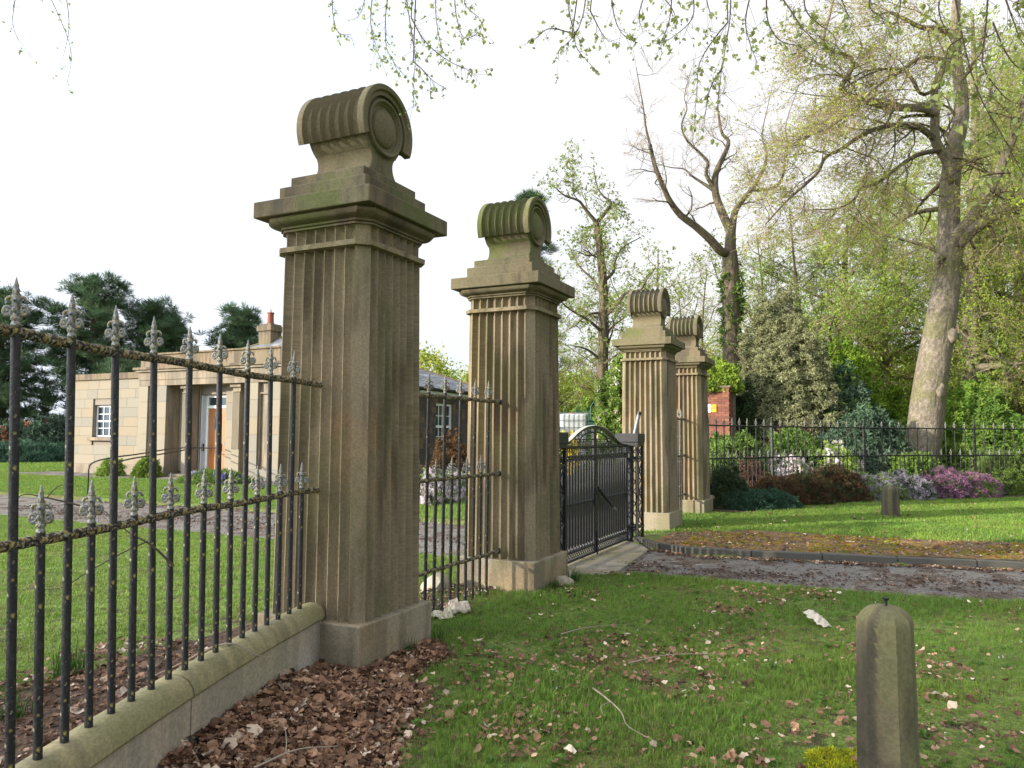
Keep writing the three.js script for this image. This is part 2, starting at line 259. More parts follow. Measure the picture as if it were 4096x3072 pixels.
const roughBump = every(tex(512, (u, v) => grey(255 * fbm(u, v, 48, 4, 931)), false), 1.2);
M.turf = std({ map: turfMap, bumpMap: roughBump, bumpScale: 0.03, roughness: 1 });
M.soil = std({ map: soilMap, bumpMap: roughBump, bumpScale: 0.04, roughness: 1 });
M.tar = std({ map: tarMap, bumpMap: roughBump, bumpScale: 0.012, roughness: 1 });
M.mossy = std({ map: mossMap, bumpMap: roughBump, bumpScale: 0.035, roughness: 1 });
M.concrete = std({ map: stoneMap(941, [138, 132, 116], [104, 98, 84], [146, 136, 112], [118, 112, 74], 0.6, 0.5), bumpMap: roughBump, bumpScale: 0.004 });

structure('ground', gridSheet([-300, -120, -50, -25, ...span(-14, 3, 0.5), ...span(3.1, 9.0, 0.1), ...span(9.5, 26, 0.5), 32, 45, 70, 130, 320], [-320, -130, -75, -50, ...span(-40, 14, 0.4), 22, 40, 90, 300], H), M.turf, 'short green turf on both sides of the gate piers', 'ground');
{ // the drive runs straight through the gate; a band of leaf mould lies along its middle
  const zs = [...span(-48, -4, 0.8), ...span(-3.7, 9, 0.15), ...span(10, 32, 1.5)];
  const cols = []; for (let i = 0; i <= 14; i++) cols.push((z) => lerp(nearX(z) + 0.02, kerbX(z) - 0.02, i / 14));
  structure('drive', gridSheet(cols, zs, (x, z) => H(x, z) + 0.012 + 0.004 * Math.sin(x)), M.tar, 'grey tarmac drive strewn with brown leaf mould', 'drive');
  const slab = new THREE.Shape([[3.5, -0.45], [3.52, 0.3], [3.9, 0.62], [4.5, 0.66], [6.25, 0.52], [6.92, 0.17], [6.92, -0.45]].map(([x, z]) => new THREE.Vector2(x, -z)));
  const g = new THREE.ExtrudeGeometry(slab, { depth: 0.06, bevelEnabled: true, bevelSize: 0.01, bevelThickness: 0.01, bevelSegments: 1 }).rotateX(-Math.PI / 2).translate(0, -0.1, 0);
  structure('threshold_slab', uvBox(g), M.concrete, 'worn concrete threshold slab under the iron gate', 'slab');
}
{ // mossy verge behind the kerb and the path by the lodge
  const zs = span(0.5, 9, 0.15), cols = []; for (let i = 0; i <= 12; i++) cols.push((z) => lerp(kerbX(z) + 0.06, 8.45 + 0.1 * (z - 1) + 0.35 * (n2(z * 1.3, 1.5, 3) - 0.5) - (z < 1.6 ? (1.6 - z) * 0.4 : 0), i / 12));
  structure('verge', gridSheet(cols, zs, (x, z) => H(x, z) + 0.012 + 0.02 * n2(x * 5, z * 5, 7)), M.mossy, 'rusty brown mossy verge between kerb and lawn', 'verge');
  structure('lodge_path', gridSheet(span(12.6, 14.6, 0.2), span(-27, -9, 0.5), (x, z) => H(x, z) + 0.015), M.tar, 'grey path along the front of the stone lodge', 'path');
  structure('leaf_mould', gridSheet(span(-5, 0.95, 0.07), span(-0.1, 3.1, 0.07), (x, z) => H(x, z) + 0.006 + pileH(x, z) * 0.9, (x, z) => pile(x, z) > 0.02 && !(x > -0.4 && x < 0.4 && z < 0.36) && !(x < -0.43 && z < leftZ(x) - 0.02)), M.soil, 'dark soil under the bank of brown leaves by the dwarf wall', 'soil');
  structure('border_soil', gridSheet(span(-5, 0.6, 0.12), span(-3.2, 2.2, 0.12), (x, z) => H(x, z) + 0.014 + 0.03 * n2(x * 4, z * 4, 2), (x, z) => { const d = (x < -0.43 ? leftZ(x) : 0.1) - z; return d > 0.05 && d < 1.6 + 0.6 * (n2(x * 1.7, z * 1.7, 5) - 0.5) - (x > -0.6 ? (x + 0.6) * 0.5 : 0); }), M.soil, 'bare leafy soil strip behind the railings', 'soil');
  const bs = []; for (let i = 0; i <= 60; i++) bs.push(right(i * 0.25));
  const pos = [], uv = [], idx = []; bs.forEach((b, i) => { for (let k = 0; k <= 6; k++) { const o = lerp(-2.6, 0.95 + 0.3 * n2(i * 0.4, 0, 4), k / 6), x = b.x + b.nx * o, z = b.z + b.nz * o; pos.push(x, H(x, z) + 0.014, z); uv.push(x, z); if (i && k) { const q = i * 7 + k; idx.push(q - 8, q - 7, q - 1, q - 1, q - 7, q); } } });
  const g = new THREE.BufferGeometry(); g.setAttribute('position', new THREE.Float32BufferAttribute(pos, 3)); g.setAttribute('uv', new THREE.Float32BufferAttribute(uv, 2)); g.setIndex(idx); g.computeVertexNormals();
  structure('flower_bed', g, M.soil, 'dark soil of the heather bed along the far railings', 'soil');
}
{ // kerb stones
  const k = new THREE.Group(); k.name = 'kerb'; k.userData = { kind: 'structure', label: 'row of weathered grey kerb stones along the drive', category: 'kerb' }; scene.add(k);
  const R = rng(5); const pts = []; for (let z = 0.12; z < 12; z += 0.02) pts.push([kerbX(z), z]);
  let a = 0; while (a < pts.length - 2) {
    let L = 0, b = a; const want = pts[a][1] < 0.9 ? 0.42 : 0.9; while (b < pts.length - 1 && L < want) { L += Math.hypot(pts[b + 1][0] - pts[b][0], pts[b + 1][1] - pts[b][1]); b++; }
    const [x0, z0] = pts[a], [x1, z1] = pts[b]; const m = part('kerb_stone', rbox(-L / 2 + 0.005, L / 2 - 0.005, -0.12, 0.05 + 0.006 * R(), -0.055, 0.055, 0.014), M.kerb[Math.floor(R() * 3)], k);
    m.position.set((x0 + x1) / 2, 0, (z0 + z1) / 2); m.rotation.set((R() - 0.5) * 0.03, -Math.atan2(z1 - z0, x1 - x0), (R() - 0.5) * 0.01); a = b;
  }
}

// ------------------------------------------------------------------ gate piers
function fluted(half, leg, y, depth, worn = 0, seed = 0) {            // square with chamfered corners and seven hollow flutes on each face
  const out = [], a = half - leg, N = 7, seg = 10, w = 2 * a / N;
  for (let f = 0; f < 4; f++) {
    const c = Math.cos(f * Math.PI / 2), s = Math.sin(f * Math.PI / 2), put = (u, d) => { const x = u, z = half - d; out.push([c * x + s * z, y, -s * x + c * z]); };
    for (let k = 0; k < N; k++) { const e = 0.003, iw = w - 2 * e, chip = (j) => worn * 0.0012 * Math.pow(hash(j, Math.round(y * 20), seed + f), 4); put(-a + k * w + e, chip(k)); for (let q = 1; q < seg; q++) { const t = (1 - Math.cos(Math.PI * q / seg)) / 2; put(-a + k * w + e + iw * t, depth * Math.pow(Math.sin(Math.PI * t), 0.78)); } put(-a + (k + 1) * w - e, chip(k + 1)); }
  }
  return out;
}
function octagon(half, leg, y) { const a = half - leg, h = half; return [[-a, h], [a, h], [h, a], [h, -a], [a, -h], [-a, -h], [-h, -a], [-h, a]].map(([x, z]) => [x, y, z]); }
function makePier(label, pos, seed, mats, base = 0) {
  const t = thing('gate_pier', label, 'gate pier', 'fluted stone gate piers', pos, 0), du = seed * 0.37, dv = seed * 0.61;
  part('plinth', uvBox(rbox(-0.455, 0.455, base, 0.328, -0.455, 0.455, 0.012), du, dv), mats.plinth, t);
  const rows = []; for (let i = 0; i <= 26; i++) { const v = i / 26, y = 0.328 + v * 2.594; rows.push(fluted(lerp(0.412, 0.393, v), 0.075, y, 0.052, 1, seed)); }
  part('shaft', uvWrap(loft(rows, 0.45), 0.64, du, dv), mats.shaft, t);
  part('taenia', uvWrap(loft([octagon(0.41, 0.08, 2.922), octagon(0.424, 0.084, 2.926), octagon(0.426, 0.084, 2.962), octagon(0.4, 0.08, 2.968)], 0.3), 0.64, du, dv), mats.shaft, t);
  part('frieze', uvWrap(loft([fluted(0.386, 0.075, 2.967, 0.045), fluted(0.386, 0.075, 3.045, 0.045), fluted(0.387, 0.075, 3.065, 0.032), fluted(0.392, 0.075, 3.078, 0.004)], 0.45), 0.64, du, dv), mats.shaft, t);
  const oct = [[0.394, 3.076], [0.41, 3.078], [0.412, 3.09], [0.404, 3.094], [0.42, 3.1], [0.422, 3.113], [0.43, 3.118], [0.452, 3.124], [0.47, 3.135], [0.482, 3.15], [0.486, 3.166], [0.476, 3.18]];
  part('cornice', uvWrap(loft(oct.map(([h, y]) => octagon(h, 0.09, y)), 0.5), 0.64, du, dv), mats.cap, t);
  part('abacus', uvBox(rbox(-0.52, 0.52, 3.18, 3.3, -0.52, 0.52, 0.009), du, dv), mats.cap, t);
  part('step', uvBox(rbox(-0.392, 0.392, 3.299, 3.428, -0.392, 0.392, 0.008), du, dv), mats.cap, t);
  part('step', uvBox(rbox(-0.335, 0.335, 3.427, 3.514, -0.335, 0.335, 0.008), du, dv), mats.cap, t);
  // scroll: a reeded drum whose round ends face the road and the grounds, on a waisted neck
  const cy = 3.91, zf = 0.31, sh = new THREE.Shape(); sh.moveTo(-0.285, 3.5); sh.bezierCurveTo(-0.19, 3.525, -0.14, 3.57, -0.128, 3.63); sh.bezierCurveTo(-0.122, 3.67, -0.135, 3.7, -0.16, 3.727);
  sh.absarc(0, cy, 0.245, Math.PI * 1.27, -Math.PI * 0.27, true); sh.bezierCurveTo(0.135, 3.7, 0.122, 3.67, 0.128, 3.63); sh.bezierCurveTo(0.14, 3.57, 0.19, 3.525, 0.285, 3.5); sh.lineTo(-0.285, 3.5);
  const core = new THREE.ExtrudeGeometry(sh, { depth: 0.5, curveSegments: 20, bevelEnabled: true, bevelSize: 0.006, bevelThickness: 0.006, bevelSegments: 1 }).translate(0, 0, -0.25);
  const neck = part('scroll', uvBox(core, du, dv), mats.cap, t);
  const RO = 0.322, pr = [[0.24, -zf + 0.02], [0.272, -zf + 0.02], [0.278, -zf + 0.004], [0.284, -zf], [RO - 0.004, -zf], [RO, -zf + 0.006], [RO, -0.255]];
  for (let k = 0; k < 6; k++) for (let q = 1; q <= 8; q++) pr.push([RO - (q === 8 ? 0 : 0.055 * Math.pow(Math.sin(Math.PI * (q - 0.4) / 7.2), 0.5)), -0.255 + (k + (q === 8 ? 1 : 0.06 + 0.88 * (1 - Math.cos(Math.PI * (q - 0.4) / 7.2)) / 2)) * 0.51 / 6]);
  pr.push([RO, zf - 0.006], [RO - 0.004, zf], [0.284, zf], [0.278, zf - 0.004], [0.272, zf - 0.02], [0.24, zf - 0.02]);
  const a0 = -0.44, a1 = Math.PI + 0.44, na = 40, rings = []; for (let i = 0; i <= na; i++) { const a = lerp(a0, a1, i / na); rings.push(pr.map(([r, z]) => [r * Math.cos(a), cy + r * Math.sin(a), z])); }
  part('reeded_drum', uvBox(loft(rings, 0.5, false), du, dv), mats.cap, t);
  const cs = new THREE.ShapeGeometry(new THREE.Shape(pr.map(([r, z]) => new THREE.Vector2(r, z))));
  const caps = [a0, a1].map((a) => { const g = cs.clone(), p = g.attributes.position; for (let i = 0; i < p.count; i++) { const r = p.getX(i), z = p.getY(i); p.setXYZ(i, r * Math.cos(a), cy + r * Math.sin(a), z); } g.computeVertexNormals(); return g; });
  for (const g of caps) part('drum_end', uvBox(g, du, dv), mats.cap, t);
  for (const s of [1, -1]) {
    const ring = new THREE.LatheGeometry([[0.216, 0], [0.216, 0.03], [0.204, 0.036], [0.194, 0.03], [0.19, 0.014], [0.178, 0.014], [0.172, 0]].map(([r, z]) => new THREE.Vector2(r, z)), 40).rotateX(Math.PI / 2).scale(1, 1, s).translate(0, cy, s * 0.256);
    part('moulded_ring', uvBox(ring, du, dv), mats.cap, neck);
    const dome = []; for (let i = 0; i <= 8; i++) { const v = i / 8 * Math.PI / 2; dome.push(new THREE.Vector2(Math.max(0.0001, 0.147 * Math.cos(v)), 0.056 * Math.sin(v))); }
    part('boss', uvBox(new THREE.LatheGeometry(dome, 36).rotateX(Math.PI / 2).scale(1, 1, s).translate(0, cy, s * 0.254), du, dv), mats.cap, neck);
  }
  return t;
}
const PX = [0, 2.93, 8.55, 11.71];
makePier('tall fluted stone gate pier where the dwarf wall ends', [PX[0], 0, 0], 1, { plinth: M.plinth, shaft: M.shaft[0], cap: M.cap }, -0.15);
makePier('fluted stone gate pier beside the crumpled white paper and narrow railing', [PX[1], -0.01, -0.04], 2, { plinth: M.plinth, shaft: M.shaft[1], cap: M.cap }, -0.15);
makePier('fluted stone gate pier behind the iron gate post with the grey lever', [PX[2], -0.02, -0.08], 3, { plinth: M.plinth, shaft: M.shaft[0], cap: M.cap }, -0.15);
makePier('fluted stone gate pier at the start of the far curved railings', [PX[3], -0.045, -0.16], 4, { plinth: M.plinth, shaft: M.shaft[1], cap: M.cap }, -0.15);

// ------------------------------------------------------------------ dwarf wall and railings
function sweep(profile, path, s0, s1, steps, lean = 0) {              // profile of [outwards, y], closed
  const rings = []; for (let i = 0; i <= steps; i++) { const a = path(lerp(s0, s1, i / steps)); rings.push(profile.map(([n, y]) => [a.x + a.nx * n, y, a.z + a.nz * n])); }
  const g = loft(rings, 0.5); return g;
}
const copeProfile = [[-0.115, 0.335], [-0.118, 0.36], [-0.105, 0.4], [-0.07, 0.43], [-0.02, 0.446], [0.03, 0.442], [0.07, 0.42], [0.093, 0.385], [0.1, 0.352], [0.094, 0.34], [0.085, 0.336]];
function sweepUV(g, onLeft) { if (!onLeft) return uvBox(g); g = g.index ? g.toNonIndexed() : g; const p = g.attributes.position, uv = new Float32Array(p.count * 2); for (let i = 0; i < p.count; i++) { uv[i * 2] = p.getX(i) * 1.05; uv[i * 2 + 1] = p.getY(i) - (p.getZ(i) - leftZ(p.getX(i))); } g.setAttribute('uv', new THREE.BufferAttribute(uv, 2)); return g; }
{
  const w = thing('dwarf_wall', 'low curved stone wall with rounded coping beside the leaf pile', 'wall');
  const bl = [[-0.1, -0.15], [-0.1, 0.334], [0.086, 0.334], [0.086, -0.15]];
  for (const [a, b] of [[0.0, 1.615], [1.627, 3.2], [3.208, 4.9]]) part('wall_block', sweepUV(sweep(bl, left, a, b, 10), true), M.dwarf, w);
  for (const [a, b] of [[0.0, 0.958], [0.961, 1.615], [1.628, 3.1], [3.106, 4.9]]) part('coping_stone', sweepUV(sweep(copeProfile, left, a, b, 14), true), M.coping, w);
  const w2 = thing('dwarf_wall', 'low stone wall under the far curved railings behind the heathers', 'wall');
  for (let k = 0; k < 11; k++) { part('wall_block', sweepUV(sweep([[-0.1, -0.1], [-0.1, 0.2], [0.09, 0.2], [0.09, -0.1]], right, k * 1.3, k * 1.3 + 1.293, 4)), M.dwarf, w2); part('coping_stone', sweepUV(sweep(copeProfile.map(([n, y]) => [n, y - 0.132]), right, k * 1.3, k * 1.3 + 1.293, 4)), M.coping, w2); }
}
function finialGeo(k) {                                               // leafy spear with two curled scrolls, 17 cm high
  const prof = [[0.001, -0.004], [0.019, -0.004], [0.0205, 0.004], [0.017, 0.011], [0.0145, 0.017], [0.0205, 0.022], [0.021, 0.029], [0.014, 0.035], [0.0125, 0.05], [0.016, 0.068], [0.0155, 0.082], [0.0195, 0.088], [0.0145, 0.099], [0.0185, 0.105], [0.0125, 0.117], [0.0155, 0.122], [0.0095, 0.134], [0.0115, 0.139], [0.006, 0.153], [0.004, 0.163], [0.001, 0.171]];
  const list = [new THREE.LatheGeometry(prof.map(([r, y]) => new THREE.Vector2(r, y)), k).scale(1, 1, 0.8)];
  for (const s of [-1, 1]) {
    list.push(new THREE.TorusGeometry(0.0145, 0.0075, 5, k + 2).translate(s * 0.031, 0.052, 0), new THREE.SphereGeometry(0.0085, 6, 4).scale(1, 1, 0.9).translate(s * 0.031, 0.052, 0), new THREE.CylinderGeometry(0.014, 0.014, 0.009, k).rotateX(Math.PI / 2).translate(s * 0.031, 0.052, 0));
    list.push(new THREE.TorusGeometry(0.0135, 0.0065, 5, 7, Math.PI * 1.15).rotateZ(s > 0 ? -0.35 : 0.2).translate(s * 0.022, 0.086, 0));
    list.push(rod([s * 0.012, 0.036, 0], [s * 0.03, 0.038, 0], 0.007, 0.006, 5));
  }
  for (const s of [-1, 1]) list.push(new THREE.SphereGeometry(0.012, 6, 4).translate(0, 0.055, s * 0.016), new THREE.SphereGeometry(0.009, 5, 4).translate(0, 0.09, s * 0.013));
  return uvBox(merge(list));
}
const finialNear = finialGeo(9), finialLow = finialGeo(6);
const barGeos = new Map();
function barGeo(h, r, sides) { const k = `${h.toFixed(3)}_${r}_${sides}`; if (!barGeos.has(k)) { const g = new THREE.CylinderGeometry(r, r, h, sides, 8).translate(0, h / 2, 0), uv = g.attributes.uv; for (let i = 0; i < uv.count; i++) uv.setXY(i, uv.getX(i) * 0.11, uv.getY(i) * h); barGeos.set(k, g); } return barGeos.get(k); }
function addBar(fence, p, h, r, turn, lean, bar, fin, finGeo, sides) {  // lean: [dx, dz] per metre of height
  const m = part('bar', barGeo(h, r, sides), bar, fence); m.position.set(...p); m.quaternion.setFromUnitVectors(new THREE.Vector3(0, 1, 0), new THREE.Vector3(lean[0], 1, lean[1]).normalize()); m.quaternion.multiply(new THREE.Quaternion().setFromAxisAngle(new THREE.Vector3(0, 1, 0), turn));
  const f = part('finial', finGeo, fin, m); f.position.y = h; f.scale.set(0.86, 1.02, 0.95); return m;
}
{ // left wing: leans inwards a little, more the further it is from the pier
  const f = thing('railing', 'lichen spotted black railing on the low wall with silver spearheads', 'railing'), R = rng(31);
  const leanAt = (s) => 0.036 * clamp(s / 2.7), off = (s, y) => { const a = left(s), l = -leanAt(s) * (y - 0.44); return [a.x + a.nx * l, y, a.z + a.nz * l]; };
  for (let k = 0, s = 0.19; k < 26; k++, s += 0.149) {
    const long = k % 2 === 1, a = left(s), l = leanAt(s), ss = s + (R() - 0.5) * 0.008, b = left(ss);
    addBar(f, [b.x, 0.425, b.z], long ? 1.55 : 0.815, 0.0158, a.th - 1.35 + (R() - 0.5) * 0.3, [-a.nx * l + (R() - 0.5) * 0.011, -a.nz * l + (R() - 0.5) * 0.011], M.bar, M.finial, finialNear, 12);
  }
  for (const [y, r, sd] of [[1.95, 0.0205, 3], [1.213, 0.0195, 4]]) { const pts = []; for (let s = -0.1; s <= 4.6; s += 0.035) pts.push(off(Math.max(0, s), y + 0.004 * Math.sin(s * 5)).map((v, i) => (s < 0 ? (i === 0 ? v - s : v) : v))); part('rail', tube(pts, () => r, 10, 0.16, sd), M.rail, f); }
}
function straightRailing(label, x0, x1, z, first, n, startLong, R) {
  const f = thing('railing', label, 'railing', null);
  for (let k = 0; k < n; k++) { const long = (k % 2 === 0) === startLong; addBar(f, [first + k * 0.1435, -0.05 + 0.02 * R(), z], long ? 2.02 : 1.27, 0.0155, -1.15 + (R() - 0.5) * 0.4, [0.012 + (R() - 0.5) * 0.01, 0], M.bar, M.finial, finialNear, 10); }
  for (const [y, sd] of [[1.95, 5], [1.2, 6], [0.4, 7]]) { const pts = []; for (let i = 0; i <= 60; i++) pts.push([lerp(x0, x1, i / 60) , y + 0.003 * Math.sin(i * 0.6), z]); part('rail', tube(pts, () => 0.019, 9, 0.16, sd), M.rail, f); for (const x of [x0, x1]) part('socket', rod([x - 0.03, y, z], [x + 0.03, y, z], 0.028, 0.028, 10), M.bar, f); }
}
{
  const R = rng(41);
  straightRailing('narrow black railing with silver spearheads between the two piers by the white paper', PX[0] + 0.405, PX[1] - 0.405, -0.02, 0.535, 13, true, R);
  straightRailing('narrow black railing between the two piers beyond the iron gate', PX[2] + 0.405, PX[3] - 0.405, -0.12, PX[2] + 0.62, 14, false, R);
  const f = thing('railing', 'long curved black railing with bright silver spearheads behind the heather bed', 'railing');
  for (let k = 0; k < 80; k++) {
    const s = 0.16 + k * 0.16, a = right(s), long = k % 2 === 1, post = long && [8, 19, 31].includes((k - 1) / 2);
    if (post) { const m = part('post', uvBox(merge([box(-0.026, 0.026, 0.2, 1.94, -0.026, 0.026), new THREE.CylinderGeometry(0.03, 0.034, 0.03, 8).translate(0, 1.955, 0), new THREE.CylinderGeometry(0.022, 0.022, 0.09, 8).translate(0, 2.0, 0), new THREE.SphereGeometry(0.03, 8, 6).translate(0, 2.05, 0)])), M.bar, f); m.position.set(a.x, 0, a.z); m.rotation.y = -a.th; continue; }
    const h = long ? 1.56 : 0.82, m = addBar(f, [a.x, 0.3, a.z], h, 0.0135, -a.th + (R() - 0.5) * 0.5, [(R() - 0.5) * 0.012, (R() - 0.5) * 0.012], M.bar, M.finial, finialLow, 6);
    if (k === 55 || k === 71) m.children[0].rotation.z = 0.2;
  }
  for (const y of [1.845, 1.105]) { const pts = []; for (let i = 0; i <= 80; i++) { const a = right(i * 0.165); pts.push([a.x, y + 0.012 * Math.sin(i * 0.9) * (i > 8 ? 0.4 : 0), a.z]); } part('rail', tube(pts, () => 0.019, 6), M.bar, f); }
}

// ------------------------------------------------------------------ iron gate
function makeLeaf(label, hinge, dir) {
  const g = thing('gate_leaf', label, 'gate', 'double iron gate', [hinge, -0.02, -0.01], 0), W = 1.455, X = (x) => dir * x, b = (x0, x1, y0, y1, d) => rbox(Math.min(X(x0), X(x1)), Math.max(X(x0), X(x1)), y0, y1, -d / 2, d / 2, 0.004);
  part('stile', b(0, 0.05, 0.01, 1.49, 0.05), M.blackIron, g); part('stile', b(W - 0.05, W, 0.01, 1.5, 0.045), M.blackIron, g);
  const stud = new THREE.SphereGeometry(0.012, 6, 4); for (let k = 0; k < 12; k++) { const m = part('stud', stud, M.greyIron, g); m.position.set(X(W - 0.025), 0.1 + k * 0.115, 0.024); }
  for (const [y0, y1, d] of [[0.01, 0.04, 0.04], [0.115, 0.145, 0.04], [0.735, 0.765, 0.04], [1.335, 1.36, 0.045], [1.46, 1.49, 0.05]]) part('rail', b(0.05, W - 0.05, y0, y1, d), M.blackIron, g);
  // balusters: flat tapered bars on ball feet, with small arches over them
  const prof = [[0.001, 0.15], [0.012, 0.15], [0.014, 0.17], [0.023, 0.19], [0.03, 0.23], [0.031, 0.5], [0.036, 0.72], [0.034, 0.78], [0.028, 1.1], [0.02, 1.26], [0.014, 1.28], [0.018, 1.29], [0.012, 1.335], [0.001, 1.335]];
  const bal = new THREE.LatheGeometry(prof.map(([r, y]) => new THREE.Vector2(r, y)), 8).scale(1.22, 1, 0.55), foot = new THREE.SphereGeometry(0.025, 10, 7).scale(1, 0.9, 0.8), arch = new THREE.TorusGeometry(0.046, 0.008, 5, 8, Math.PI), knob = new THREE.SphereGeometry(0.019, 8, 6), ring = new THREE.TorusGeometry(0.026, 0.0065, 5, 10), cross = merge([box(-0.046, 0.046, -0.006, 0.006, -0.006, 0.006).rotateZ(0.85), box(-0.046, 0.046, -0.006, 0.006, -0.007, 0.007).rotateZ(-0.85)]);
  const N = 13, w = (W - 0.1) / N;
  for (let k = 0; k < N; k++) {
    const x = X(0.05 + (k + 0.5) * w), m = part('baluster', bal, M.blackIron, g); m.position.x = x;
    const f = part('ball_foot', foot, M.greyIron, m); f.position.set(0, 0.166, 0.008); const a = part('small_arch', arch, M.blackIron, m); a.position.y = 1.285; const q = part('collar', knob, M.greyIron, m); q.position.set(0, 0.75, 0.018);
  }
  for (let k = 0; k < 18; k++) { const x = X(0.05 + (k + 0.5) * (W - 0.1) / 18); const r1 = part('lattice_ring', ring, M.blackIron, g); r1.position.set(x, 0.078, 0); for (const y of [1.385, 1.437]) { const c = part('lattice_cross', cross, M.blackIron, g); c.position.set(x, y, 0); c.scale.setScalar(0.62); } }
  // swan-neck top rail, with a pale strip painting in its lit, worn upper side
  const top = smoothLine([[0.06, 1.495, 0], [0.25, 1.505, 0], [0.5, 1.56, 0], [0.8, 1.665, 0], [1.1, 1.735, 0], [W, 1.765, 0]], 24), rail = (off, th, wd) => { const rs = top.map(([x, y]) => [[X(x), y + off, wd], [X(x), y + off, -wd], [X(x), y + off + th, -wd], [X(x), y + off + th, wd]]); return loft(rs, 0.3); };
  const sw = part('swan_neck', rail(-0.03, 0.028, 0.026), M.blackIron, g); part('lit_worn_edge', rail(-0.0015, 0.006, 0.03), M.paleIron, sw);
  part('king_bar', b(W - 0.045, W, 1.49, 1.75, 0.04), M.blackIron, g); part('cross_bar', b(0.72, W - 0.045, 1.565, 1.58, 0.02), M.blackIron, g);
  const arcPts = []; for (let i = 0; i <= 12; i++) { const a = i / 12 * Math.PI / 2; arcPts.push([X(W - 0.045 - 0.56 * Math.cos(Math.PI / 2 - a)), 1.49 + 0.18 * Math.cos(a), 0]); } part('inner_arch', tube(arcPts, () => 0.011, 6), M.blackIron, g);
  for (let k = 0; k < 7; k++) { const u = k / 6, x = lerp(0.62, 1.32, u), i = Math.round(x / W * 24), y = top[Math.min(24, i)][1]; const m = part('scroll_block', ring, M.blackIron, g); m.position.set(X(x), y - 0.055, 0); m.scale.setScalar(0.85); }
  for (let k = 0; k < 6; k++) { const m = part('scroll_block', ring, M.blackIron, g); m.position.set(X(lerp(0.82, 1.34, k / 5)), 1.525, 0); m.scale.setScalar(0.95); }
  return g;
}
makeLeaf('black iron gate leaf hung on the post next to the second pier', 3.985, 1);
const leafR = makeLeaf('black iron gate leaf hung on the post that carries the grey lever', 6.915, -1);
part('drop_bolt', rod([-1.43, -0.08, 0.03], [-1.43, 0.3, 0.03], 0.012, 0.012, 8), M.blackIron, leafR);
part('lock_plate', rbox(-1.53, -1.3, 0.66, 0.84, 0.022, 0.045), M.blackIron, leafR);
part('latch_lever', merge([rod([-1.5, 0.9, 0.07], [-1.13, 0.62, 0.16], 0.026, 0.02, 8)]), M.blackIron, leafR); part('lever_tip', rod([-1.13, 0.62, 0.16], [-1.07, 0.575, 0.175], 0.021, 0.021, 8), M.steel, leafR);
function makePost(label, x, lever) {
  const p = thing('gate_post', label, 'gate post', 'openwork iron gate posts', [x, -0.05, 0], 0), h = 0.15;
  for (const sx of [-1, 1]) for (const sz of [-1, 1]) part('corner_bar', rbox(sx * h - 0.02, sx * h + 0.02, 0, 1.56, sz * h - 0.02, sz * h + 0.02, 0.004), M.blackIron, p);
  for (const [y0, y1] of [[0, 0.05], [0.22, 0.25], [1.28, 1.31], [1.5, 1.55]]) part('band', merge([box(-h - 0.024, h + 0.024, y0, y1, -h - 0.024, -h + 0.016), box(-h - 0.024, h + 0.024, y0, y1, h - 0.016, h + 0.024), box(-h - 0.024, -h + 0.016, y0, y1, -h + 0.017, h - 0.017), box(h - 0.016, h + 0.024, y0, y1, -h + 0.017, h - 0.017)]), M.blackIron, p);
  const diag = (y0, y1, fl) => { const list = []; for (let f = 0; f < 4; f++) { const g = rod([-h + 0.02, fl ? y1 : y0, h], [h - 0.02, fl ? y0 : y1, h], 0.009, 0.009, 5); g.rotateY(f * Math.PI / 2); list.push(g); } return merge(list); };
  for (const [a, b] of [[0.06, 0.22], [0.25, 0.6], [0.6, 0.94], [0.94, 1.28], [1.31, 1.5]]) { part('lattice', diag(a, b, 0), M.blackIron, p); part('lattice', diag(a, b, 1), M.blackIron, p); }
  for (const y of [0.42, 0.77, 1.11, 1.4]) for (let f = 0; f < 4; f++) { const m = part('rosette', new THREE.SphereGeometry(0.022, 8, 5), M.greyIron, p); m.position.set([0, h, 0, -h][f], y, [h, 0, -h, 0][f]); }
  part('inner_tube', rod([0, 0, 0], [0, 1.5, 0], 0.05, 0.05, 10), M.blackIron, p);
  part('cap_block', rbox(-0.19, 0.19, 1.55, 1.69, -0.19, 0.19, 0.012), M.blackIron, p);
  if (lever) { const l = part('lever_tube', rod([0.04, 1.68, 0.06], [0.09, 2.0, 0.12], 0.03, 0.03, 12), M.steel, p); part('lever_cap', rod([0.088, 1.985, 0.118], [0.097, 2.035, 0.128], 0.037, 0.037, 12), M.blackIron, l); }
  return p;
}
makePost('openwork black iron gate post next to the second pier', 3.8, false);
makePost('openwork black iron gate post with a grey lever on its cap', 7.11, true);

